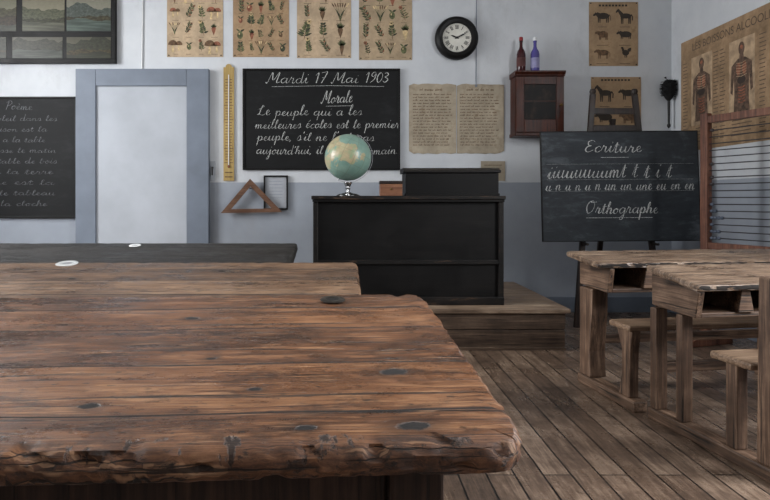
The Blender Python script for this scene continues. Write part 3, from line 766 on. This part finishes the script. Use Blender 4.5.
for cxx in FX:
    y = -.0048; q = 1.35
    m.poly([(cxx-.15, -.27), (cxx+.15, -.27), (cxx+.15, .31), (cxx-.15, .31)], y, 0)
    y -= .0004
    m.ell(cxx, .235, .036, .05, y, 1); m.poly([(cxx-.022, .2), (cxx+.022, .2), (cxx+.03, .14), (cxx-.03, .14)], y-.0002, 1)
    m.poly([(cxx+dx*q, dz) for dx, dz in ((-.088, .12), (-.03, .165), (.03, .165), (.088, .12), (.098, -.08), (.078, -.1), (.066, .04), (.062, -.12), (.07, -.24), (-.07, -.24), (-.062, -.12), (-.066, .04), (-.078, -.1), (-.098, -.08))], y-.0004, 1)
    m.ell(cxx-.034, .085, .026, .05, y-.0008, 2); m.ell(cxx+.034, .085, .026, .05, y-.0008, 2); m.ell(cxx, .0, .05, .03, y-.0010, 3)
    for k in range(6): m.ribbon([(cxx-.045+.01*(k % 2), -.05-k*.022), (cxx+.0, -.06-k*.022), (cxx+.045, -.05-k*.022)], .011, y-.0012, 2)
    for k in range(6): m.ribbon([(cxx-.06, .135-k*.02), (cxx, .125-k*.02), (cxx+.06, .135-k*.02)], .004, y-.0014, 0)
    m.ell(cxx, .245, .018, .016, y-.0008, 2)
m.obj('printed_illustration', e, CI, recalc=False)

# ------------------------------------------------------------------ podium
PY, PH = 4.22, .28
e = thing('teacher_platform', 'worn wooden teacher platform with plank top and boarded front', 'platform', (0.08, PY, 0))
Mp = wood('platform_wood', (44, 34, 28), (82, 66, 54), (120, 100, 83), 0, .55, crack=.7)
Mp2 = wood('platform_top_wood', (80, 65, 53), (126, 106, 88), (170, 150, 129), 0, .45, crack=.4)
m = M(); D = WY-PY-.022; n = 10
for k in range(n):
    m.box(-1.47, 1.45, D*k/n+.002-(.02 if k == 0 else 0), D*(k+1)/n-.002, PH-.03, PH)
m.obj('plank_top', e, Mp2, bevel=.004)
m = M(); m.box(-1.44, 1.42, .005, .03, .02, .135); m.box(-1.44, 1.42, .0, .03, .14, PH-.03)
m.box(-1.44, 1.42, -.012, .03, 0, .02)
m.box(1.395, 1.42, .03, D, 0, PH-.03); m.box(-1.44, -1.415, .03, D, 0, PH-.03); m.obj('boarded_base', e, Mp, bevel=.003)

# ------------------------------------------------------------------ teacher desk
dx0, dx1 = wx(313, 142), wx(504, 142); dW = dx1-dx0; dY = 4.37
e = thing('teacher_desk', 'black panelled wooden teacher desk standing on the platform', 'desk', ((dx0+dx1)/2, dY, PH))
hx = dW/2; hD = .62; dH = .77
m = M(); m.box(-hx-.012, hx+.012, -.015, hD, dH-.028, dH); m.obj('desktop', e, M_worn, bevel=.006)
m = M(); m.box(-hx-.004, hx+.004, -.008, hD-.01, dH-.045, dH-.028); m.obj('cornice_moulding', e, M_darkwood, bevel=.004)
for q in (-1, 1):
    m = M(); m.box(min(q*hx, q*(hx-.035)), max(q*hx, q*(hx-.035)), 0, hD-.02, 0, dH-.045); m.obj('side_panel', e, M_worn, bevel=.004)
m = M(); m.box(-hx+.035, hx-.035, .030, .045, .02, dH-.045); m.obj('front_panel', e, M_darkwood)
m = M(); m.box(-hx+.035, hx-.035, .006, .03, .285, .315); m.obj('mid_rail', e, M_worn, bevel=.003)
m = M(); m.box(-hx, hx, -.012, .03, .0, .055); m.obj('plinth', e, M_worn, bevel=.004)
DT = PH+dH
e = thing('writing_box', 'low black wooden box with an overhanging lid on the desk', 'box', (wx(450, 132), 4.6, DT))
m = M(); m.box(-.345, .345, 0, .3, 0, .17); m.box(-.352, .352, -.008, .308, 0, .02); m.obj('box_body', e, M_darkwood, bevel=.004)
m = M(); m.prism([(-.015, .172), (.315, .172), (.315, .212), (.08, .212), (-.015, .19)], 'yz', -.36, .36); m.obj('lid', e, M_worn, bevel=.004)
e = thing('wooden_box', 'small orange-brown wooden box with dark lid', 'box', (wx(391, 138), 4.46, DT))
m = M(); m.box(-.08, .08, 0, .12, 0, .085); m.obj('box_body', e, wood('orange_wood', (90, 56, 40), (130, 88, 64), (160, 116, 88), 0, .45), bevel=.003)
m = M(); m.box(-.084, .084, -.004, .124, .086, .108); m.obj('lid', e, M_darkwoodz, bevel=.003)
m = M(); m.lathe([(.001, 0), (.008, 0), (.006, -.008), (.001, -.012)], (0, 0, .05), 10, 'y'); m.obj('knob', e, M_brass)
s = 620/4.58
gx, gr = wx(348, s), .172
e = thing('globe', 'terrestrial globe in pale teal on a chrome stand', 'globe', (gx, 4.58, DT))
gz = wz(157.5, s)-DT
g = G('globe_map'); c = g.coord(); nn = g.noise(g.map(c, loc=(3.2, 1.7, .4)), 5.2, 7, .6, .2)
land = g.ramp(g.noise(c, 22, 4), [(0.35, (184, 178, 142)), (0.5, (176, 160, 128)), (0.65, (148, 166, 130))])
sea = g.ramp(g.noise(c, 12, 5), [(0.3, (110, 144, 134)), (0.7, (136, 164, 150))])
col = g.mix(g.ramp(nn, [(0.53, gr_(0)), (0.545, gr_(1))]), sea, land)
v = g.sep(c)
lon = g.math('ARCTAN2', v[1], v[0]); lat = g.math('ARCSINE', g.math('DIVIDE', v[2], gr))
l1 = g.math('LESS_THAN', g.math('ABSOLUTE', g.math('SUBTRACT', g.math('FRACT', g.math('ADD', g.math('MULTIPLY', lon, 12/6.2832), 10)), .5)), .03)
l2 = g.math('LESS_THAN', g.math('ABSOLUTE', g.math('SUBTRACT', g.math('FRACT', g.math('ADD', g.math('MULTIPLY', lat, 12/6.2832), 10)), .5)), .02)
col = g.mix(g.math('MULTIPLY', g.math('MAXIMUM', l1, l2), .4), col, lin((110, 116, 100)))
gmat = g.out(col, .3)
prof = [(max(.0008, gr*math.sin(math.pi*k/28)), -gr*math.cos(math.pi*k/28)) for k in range(29)]
m = M(); m.lathe(prof, (0, 0, 0), 48); o = m.obj('globe_ball', e, gmat, smooth=True); o.location = (0, 0, gz); o.rotation_euler = (0, math.radians(23), 0)
tl = math.radians(23)
R2 = gr+.010
m = M()
pa = [Vector((R2*math.sin(tl+math.pi*k/24), 0, gz+R2*math.cos(tl+math.pi*k/24))) for k in range(25)]
for k in range(24): m.beam(pa[k], pa[k+1], .003, .010)
for p in (pa[0], pa[-1]): m.cyl(p, p+(Vector((0, 0, gz))-p)*.07, .005)
m.obj('meridian_arm', e, M_chrome)
m = M(); m.lathe([(.001, 0), (.085, 0), (.086, .006), (.07, .014), (.03, .022), (.012, .03), (.012, .045), (.02, .052), (.012, .06), (.03, gz-R2-.01), (.03, gz-R2+.0), (.001, gz-R2+.0)], seg=32); m.obj('stand', e, M_chrome, smooth=True)

# ------------------------------------------------------------------ easel with blackboard
eY = 4.96; s = 125.0
e = thing('easel', 'dark wooden easel with two posts and crossbars', 'easel', (wx(619, s), eY, 0))
topz = wz(92, s)
hxT, hxB = .17, .34
def legx(z): return hxB+(hxT-hxB)*z/topz
for sd in (-1, 1):
    m = M(); m.beam((sd*hxB, .0, 0.0), (sd*hxT, .10, topz), .045, .03); m.obj('post', e, M_darkwoodz, bevel=.004)
    m = M(); m.lathe([(.001, 0), (.02, .005), (.027, .025), (.02, .045), (.001, .05)], (sd*hxT, .10, topz-.005), 14); m.obj('finial', e, M_darkwoodz, smooth=True)
for z in (topz-.14, topz-.28, .45):
    m = M(); yy = .10*z/topz; m.box(-legx(z)-.0, legx(z)+.0, yy-.012, yy+.012, z-.025, z+.025); m.obj('crossbar', e, M_darkwoodz, bevel=.003)
m = M(); m.beam((0, .11, topz-.2), (0, .52, 0.0), .04, .03); m.obj('rear_leg', e, M_darkwoodz, bevel=.003)
bz = wz(241, s)
for sd in (-1, 1):
    m = M(); zz = bz-.012; xx = legx(zz)*sd; m.cyl((xx, .05, zz-.01), (xx, -.07, zz-.01), .011, seg=12); m.obj('peg', e, M_darkwoodz, smooth=True)
bw, bh = 157/s, 110/s
e = thing('blackboard', 'grey-black easel blackboard with chalk handwriting exercises', 'blackboard', (wx(619, s), eY-.045, bz))
e.rotation_euler = (0, math.radians(-.4), 0)
def tiltobj(o): o.rotation_euler = (-math.atan2(.10, topz), 0, 0); return o
m = M(); m.box(-bw/2+.006, bw/2-.006, -.012, .006, .006, bh-.006); tiltobj(m.obj('slate_panel', e, M_black2))
m = M()
for a, b, c, dd in ((-bw/2, bw/2, bh-.008, bh), (-bw/2, bw/2, 0, .008), (-bw/2, -bw/2+.008, .008, bh-.008), (bw/2-.008, bw/2, .008, bh-.008)): m.box(a, b, -.014, .01, c, dd)
tiltobj(m.obj('frame', e, M_darkwood, bevel=.002))
m = M()
def L2(t, px0, px1, py, h, w=.0058): script(m, t, (px0-619)/s, (241-py)/s, h, (px1-px0)/s, w, -.0128)
L2('Ecriture', 584, 641, 152, .046, .0070)
m.ribbon([(-.25+.1, (241-157.5)/s), (.07, (241-157.5)/s)], .0035, -.0128)
L2('iiuuuuuumt t t i t', 546, 670, 178, .058, .0068)
L2('u n u n u n un un une eu en en', 544, 692, 190, .042, .0056)
L2('Orthographe', 583, 655, 213, .045, .0068)
m.ribbon([((584-619)/s, (241-217.5)/s+.0), ((650-619)/s, (241-217.5)/s)], .0035, -.0128)
for py in (164, 179.5, 191): m.ribbon([((546-619)/s, (241-py)/s), ((692-619)/s, (241-py)/s)], .0010, -.0126)
tiltobj(m.obj('chalk_writing', e, M_chalk, recalc=False))

# ------------------------------------------------------------------ abacus
ax, ay = 2.55, 4.38
ang = math.atan2(-.8, .27)
e = thing('counting_frame', 'tall reddish wooden classroom abacus with small beads on wires', 'abacus', (ax, ay, 0), ang)
Mab = wood('reddish_brown_wood', (62, 36, 26), (100, 62, 46), (134, 92, 70), 2, .5)
AW, AH = .86, 1.63
for x in (0, AW):
    m = M(); m.box(x-.029, x+.029, -.024, .024, .03, AH); m.obj('post', e, Mab, bevel=.004)
    for q in (-1, 1):
        m = M(); m.prism([(-.2, 0), (.2, 0), (.2, .03), (.05, .08), (-.05, .08), (-.2, .03)], 'yz', x+q*.038-.008, x+q*.038+.008); m.obj('foot', e, Mab, bevel=.003)
for z, h_ in ((AH-.045, .05), (.70, .045), (.25, .04)):
    m = M(); m.box(.029, AW-.029, -.018, .018, z-h_/2, z+h_/2); m.obj('rail', e, Mab, bevel=.003)
bm_ = plain('blue_grey_bead', (74, 82, 96), .5); bm2 = plain('dark_bead', (52, 46, 46), .5)
beads = []
for mt in (bm_, bm2):
    m = M(); m.lathe([(.006, -.011), (.010, -.009), (.013, 0), (.010, .009), (.006, .011)], seg=10, axis='x')
    beads.append(m.obj('bead', e, mt, smooth=True))
first = [True, True]; rng = random.Random(5); NW = 17
m = M(); m.cyl((.029, 0, 0), (AW-.029, 0, 0), .0038, seg=6); w0 = m.obj('wire', e, plain('dark_wire', (46, 44, 46), .5))
for r in range(NW):
    z = .755+r*.047
    o = w0 if r == 0 else w0.copy()
    if r: COL.objects.link(o); o.parent = e
    o.location = (0, 0, z)
    left = rng.randint(1, 4) if r < 6 else rng.randint(0, 1)
    for k in range(5):
        x = .05+k*.026 if k < left else AW-.05-(4-k)*.026
        w_ = 0 if r < 6 else 1; src = beads[w_]
        if first[w_]: o = src; first[w_] = False
        else: o = src.copy(); COL.objects.link(o)
        o.parent = e; o.location = (x, 0, z)

# ------------------------------------------------------------------ school desks
def rough_top(m, W, D, th, R0, z_near, slope, step, wear, seed=0):
    nx = max(8, int(W/step)); ny = max(6, int(D/step))
    idx = {}; vs = []; fs = []
    hx, hy = W/2, D/2; NL = 6
    rr = min(.011, th*.3); mg = rr+wear*1.5
    def mapxy(x, y):
        X, Yv = x-hx, y-hy
        qx = max(-hx+R0, min(hx-R0, X)); qy = max(-hy+R0, min(hy-R0, Yv))
        dx, dy = X-qx, Yv-qy; L_ = math.hypot(dx, dy)
        if abs(dx) > 1e-9 and abs(dy) > 1e-9:
            k = max(abs(dx), abs(dy))/L_; dx *= k; dy *= k
        return qx+dx-hx, qy+dy+hy
    def V(i, j, l):
        key = (i, j, l)
        if key in idx: return idx[key]
        x, y = mapxy(W*i/nx, D*j/ny)
        edge = i in (0, nx) or j in (0, ny)
        if edge:
            z = z_near+slope*y
            t = (0, .12, .32, .5, .7, .9, 1.0)[l]
            b = (1.0, .42, .06, 0, .05, .35, 1.0)[l]*rr
            dz = (.02, .13, .32, .5, .7, .90, .99)[l]*th
            low = mnoise.noise(Vector((x*3.1+seed, y*3.1, 0)))*wear*.25
            dent = max(0, mnoise.noise(Vector((x*22+seed, y*22, t*2.2)))-.22)*wear*4.5
            fine = mnoise.noise(Vector((x*50, y*50, t*12+seed)))*wear*.38
            k = low+min(dent, wear*1.1)+fine+b
            ox = -1 if i == nx else (1 if i == 0 else 0); oy = 1 if j == 0 else (-1 if j == ny else 0)
            y += oy*k; x += ox*k
            z -= dz+(min(dent, wear)*.35 if l == 0 else 0)
        else:
            x = -mg+(x)*(W-2*mg)/W; y = mg+y*(D-2*mg)/D
            z = z_near+slope*y-(0 if l == 0 else th)
            if l == 0:
                v = Vector((x*3.5+seed, y*9, 0))
                z += mnoise.noise(v*1.4)*wear*.22
        idx[key] = len(vs); vs.append((x, y, z)); return idx[key]
    for i in range(nx):
        for j in range(ny):
            fs.append((V(i, j, 0), V(i+1, j, 0), V(i+1, j+1, 0), V(i, j+1, 0)))
            fs.append((V(i, j, NL), V(i, j+1, NL), V(i+1, j+1, NL), V(i+1, j, NL)))
    for l in range(NL):
        for i in range(nx):
            fs.append((V(i, 0, l), V(i, 0, l+1), V(i+1, 0, l+1), V(i+1, 0, l)))
            fs.append((V(i, ny, l), V(i+1, ny, l), V(i+1, ny, l+1), V(i, ny, l+1)))
        for j in range(ny):
            fs.append((V(0, j, l), V(0, j+1, l), V(0, j+1, l+1), V(0, j, l+1)))
            fs.append((V(nx, j, l), V(nx, j, l+1), V(nx, j+1, l+1), V(nx, j+1, l)))
    m.add(vs, fs)

Mleg = wood('desk_leg_wood', (30, 20, 14), (56, 38, 28), (84, 60, 46), 2, .55, crack=.6)
Mbench = wood('bench_wood', (62, 46, 36), (112, 89, 70), (158, 133, 110), 0, .5, crack=.7)
def big_desk(label, loc, rz, W, D, zn, zf, topmat, legmat, R0, step, wear, th=.045, seed=0, bench=True):
    e = thing('school_desk', label, 'desk', loc, rz)
    sl = (zf-zn)/D
    m = M(); rough_top(m, W, D, th, R0, zn, sl, step, wear, seed)
    m.obj('desktop', e, topmat, smooth=True)
    def zt(y): return zn+sl*y-th-.004
    for x in (-.14, -W+.14):
        m = M(); m.prism([(.08, .06), (.15, .06), (.15, zt(.15)), (.08, zt(.08))], 'yz', x-.04, x+.04); m.obj('leg', e, legmat, bevel=.006)
        m = M(); m.prism([(D-.12, .06), (D-.05, .06), (D-.05, zt(D-.05)), (D-.12, zt(D-.12))], 'yz', x-.04, x+.04); m.obj('leg', e, legmat, bevel=.006)
        m = M(); m.box(x-.045, x+.045, -.36 if bench else .03, D-.02, 0, .06); m.obj('runner', e, legmat, bevel=.006)
    m = M(); m.prism([(.105, zt(.105)-.1), (.13, zt(.13)-.1), (.13, zt(.13)), (.105, zt(.105))], 'yz', -W+.18, -.18); m.obj('apron', e, legmat, bevel=.004)
    m = M(); m.prism([(D-.1, zt(D)-.16), (D-.075, zt(D)-.16), (D-.075, zt(D-.075)), (D-.1, zt(D-.1))], 'yz', -W+.18, -.18); m.obj('apron', e, legmat, bevel=.004)
    m = M(); m.box(-W+.1, -.1, .16, D-.12, zn-.2, zn-.18); m.obj('book_shelf', e, legmat, bevel=.003)
    if bench:
        m = M(); m.box(-W+.03, -.03, -.34, -.1, .40, .435); m.obj('bench_seat', e, Mbench, bevel=.008)
        for x in (-.14, -W+.14):
            m = M(); m.box(x-.035, x+.035, -.27, -.17, .06, .40); m.obj('bench_leg', e, legmat, bevel=.006)
    return e
cA = [(44, 26, 17), (90, 56, 34), (130, 86, 55), (176, 130, 91)]
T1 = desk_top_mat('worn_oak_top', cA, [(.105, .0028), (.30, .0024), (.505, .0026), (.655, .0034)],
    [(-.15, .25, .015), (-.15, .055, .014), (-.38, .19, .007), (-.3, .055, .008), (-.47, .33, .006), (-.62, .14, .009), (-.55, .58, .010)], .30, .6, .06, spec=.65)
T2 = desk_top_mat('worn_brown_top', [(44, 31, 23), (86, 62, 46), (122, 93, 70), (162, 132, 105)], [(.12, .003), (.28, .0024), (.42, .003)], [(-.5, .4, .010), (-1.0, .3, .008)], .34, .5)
T3 = desk_top_mat('dark_stained_top', [(8, 7, 7), (15, 13, 12), (23, 20, 19), (42, 37, 34)], [(.2, .003), (.38, .004)], [], .5, .4)
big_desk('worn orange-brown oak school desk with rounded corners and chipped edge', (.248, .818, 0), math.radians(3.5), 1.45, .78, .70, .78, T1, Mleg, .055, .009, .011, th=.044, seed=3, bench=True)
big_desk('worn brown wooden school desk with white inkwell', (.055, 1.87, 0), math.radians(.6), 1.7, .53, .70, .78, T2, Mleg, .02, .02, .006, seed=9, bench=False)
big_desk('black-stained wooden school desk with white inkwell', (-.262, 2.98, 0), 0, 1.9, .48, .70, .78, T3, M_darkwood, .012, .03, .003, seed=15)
def inkwell(label, x, y, z, r, rx, rz, mat, core):
    e = thing('inkwell', label, 'inkwell', (x, y, z), group='inkwells set in the desks'); e.rotation_euler = (rx, 0, rz)
    m = M(); m.lathe([(r*.45, .0), (r, .0), (r*1.02, .002), (r*.92, .004), (r*.55, .004), (r*.45, .002)], seg=28); m.obj('rim', e, mat, smooth=True)
    m = M(); m.lathe([(.001, .0008), (r*.46, .0008), (r*.46, .0022), (.001, .0022)], seg=20); m.obj('ink_pool', e, core)
M_inkpale = plain('dried_ink_pale', (150, 152, 156), .5)
inkwell('white porcelain inkwell set in a brown desk', wx(67, 262), 620/262, .7765, .040, math.atan(.08/.53), 0, M_white, M_inkpale)
inkwell('white porcelain inkwell set in a black desk', wx(135, 183), 620/183, .7705, .032, math.atan(.08/.48), 0, M_white, M_inkpale)
inkwell('small dull metal inkwell set near the desk edge', -.030, 1.512, .7755, .030, math.atan(.08/.78), math.radians(3.5), M_pewter, M_iron)

# --- double desks with attached bench on the other side of the aisle
Mr_top = desk_top_mat('grey_brown_top', [(64, 49, 39), (108, 87, 70), (148, 125, 104), (190, 168, 145)], [(-.12, .002), (.0, .002)], [], .36, .5)
Mr = wood('grey_brown_leg', (40, 29, 22), (84, 63, 49), (134, 108, 88), 2, .55, bump=.5, crack=.9)
Mr_h = wood('grey_brown_rail', (40, 29, 22), (86, 65, 51), (136, 110, 90), 0, .55, bump=.5, crack=.9)
Mr_y = wood('grey_brown_runner', (42, 31, 24), (90, 69, 54), (142, 116, 96), 1, .55, bump=.5, crack=.9)
def pupil_desk(label, loc, rz, zf, W=1.2, backrest=True, over=.02, lw=.06, blen=.595, yback=.04, slim=False, y0=-.30, drop=.035, broad=False):
    e = thing('double_school_desk', label, 'desk', loc, rz, group='double desks with attached benches')
    zn = zf-drop; y1 = yback; D = y1-y0
    o_ = M(); rough_top(o_, W+2*over, D, .030, .014, zn, (zf-zn)/D, .02, .006, 31)
    o = o_.obj('desktop', e, Mr_top, smooth=True); o.location = (W+over, y0, 0)
    def zt(y): return zn+(zf-zn)*(y-y0)/D-.032
    bz_ = zf-.195
    for x in (0, W-.03):
        m = M(); m.prism([(y0+.012, zt(y0)), (y0+.035, bz_), (y1-.02, bz_+.012), (y1-.02, zt(y1-.02))], 'yz', x, x+.03); m.obj('end_panel', e, Mr_y, bevel=.004)
    m = M(); m.box(.03, W-.03, y0+.035, y1-.02, bz_, bz_+.02); m.obj('box_floor', e, Mr_h, bevel=.003)
    m = M(); m.box(.03, W-.03, y1-.04, y1-.02, bz_+.02, zt(y1-.03)-.002); m.obj('box_back', e, M_darkwoodz, bevel=.003)
    x = .235
    while x < W-.1:
        m = M()
        m.prism([(x-.02, zt(y0)), (x+.02, zt(y0)), (x+.038, bz_+.02), (x-.038, bz_+.02)], 'xz', y0+.025, y0+.055)
        m.box(x-.01, x+.01, y0+.055, y1-.04, bz_+.02, zt(y0)); m.obj('divider', e, Mr_h, bevel=.003); x += .245
    y2 = y0+.12
    for x in (0.0, W-lw):
        if broad:
            m = M(); m.prism([(-.10, .055), (.015, .055), (.015, bz_-.001), (-.12, bz_-.001), (-.115, .4), (-.09, .2)], 'yz', x, x+lw); m.obj('leg', e, Mr, bevel=.008)
        else:
            m = M(); m.prism([(-.03, .055), (.015, .055), (.015, bz_-.001), (-.03, bz_-.001)], 'yz', x, x+lw); m.obj('leg', e, Mr, bevel=.006)
            m = M(); m.prism([(y2-.005, .055), (y2+.038, .055), (y2+.038, bz_-.001), (y2-.005, bz_-.001)], 'yz', x+.003, x+.056); m.obj('leg', e, Mr, bevel=.006)
        m = M(); m.box(x-.005, x+.07, -.86 if backrest else -.50, .03, 0, .055); m.obj('runner', e, Mr_y, bevel=.009)
        c_ = -.47 if backrest else -.40
        if slim: pl = [(c_-.03, .055), (c_+.028, .055), (c_+.028, .385), (c_-.03, .385)]
        else: pl = [(c_-.05, .055), (c_+.04, .055), (c_+.015, .16), (c_+.015, .28), (c_+.06, .385), (c_-.07, .385), (c_-.055, .28), (c_-.05, .16)]
        m = M(); m.prism(pl, 'yz', x+.005, x+.055); m.obj('bench_leg', e, Mr, bevel=.006)
        if backrest:
            m = M(); m.prism([(-.675, .055), (-.600, .055), (-.61, .74), (-.675, .74)], 'yz', x-.004, x+.06); m.obj('backrest_post', e, Mr, bevel=.008)
    m = M(); m.box(lw, W-lw, -.02, .005, .22, .27); m.obj('stretcher', e, Mr_h, bevel=.004)
    m = M(); m.box(-.02, W+.02, -blen, -.385 if backrest else -.31, .386, .416); m.obj('bench_seat', e, Mbench, bevel=.010)
    if backrest:
        m = M(); m.box(.06, W-.06, -.658, -.635, .60, .715); m.obj('backrest', e, Mr_h, bevel=.005)
    return e
pupil_desk('weathered wooden double desk with broad legs and open book box', (1.315, 3.46, 0), math.radians(8), .735, backrest=False, over=.075, lw=.095, blen=.49, yback=.03, broad=True)
pupil_desk('weathered wooden double desk with sloped top and backed bench', (1.425, 2.88, 0), math.radians(9), .718, W=1.2, yback=.02, slim=True, lw=.06, y0=-.315, drop=.05)

# ------------------------------------------------------------------ light
w = bpy.data.worlds.new('World'); sc.world = w; w.use_nodes = True
w.node_tree.nodes['Background'].inputs[0].default_value = (.88, .94, 1.0, 1); w.node_tree.nodes['Background'].inputs[1].default_value = .55
def area(loc, rot, sx, sy, p, c=(.98, .985, 1.0)):
    l = bpy.data.lights.new('window_daylight', 'AREA'); l.shape = 'RECTANGLE'; l.size = sx; l.size_y = sy; l.energy = p; l.color = c
    o = bpy.data.objects.new('window_daylight', l); COL.objects.link(o); o.location = loc; o.rotation_euler = rot
for (a, b), p in zip(LW, (10, 72, 190)): area((LX-.35, (a+b)/2, 2.1), (0, math.radians(-62), 0), 2.0, 1.4, p)
for (a, b), p in zip(RW, (20, 215)): area((RX+.35, (a+b)/2, 2.1), (0, math.radians(64), 0), 2.0, 1.4, p)
sl = bpy.data.lights.new('soft_sun', 'SUN'); sl.energy = 2.3; sl.angle = math.radians(7); sl.color = (1.0, .97, .92)
so = bpy.data.objects.new('soft_sun', sl); COL.objects.link(so); so.location = (-6, 3.8, 4)
so.rotation_euler = Vector((5.1, -.1, -2.3)).to_track_quat('-Z', 'Y').to_euler()

# ------------------------------------------------------------------ camera
cd = bpy.data.cameras.new('Camera'); cam = bpy.data.objects.new('Camera', cd); COL.objects.link(cam)
cam.location = (0, 0, 1.02); cam.rotation_euler = (math.radians(90), 0, 0)
cd.sensor_width = 36; cd.lens = 36*620/770
cd.shift_x = 40/770; cd.shift_y = -50/770; cd.clip_start = .02
sc.camera = cam
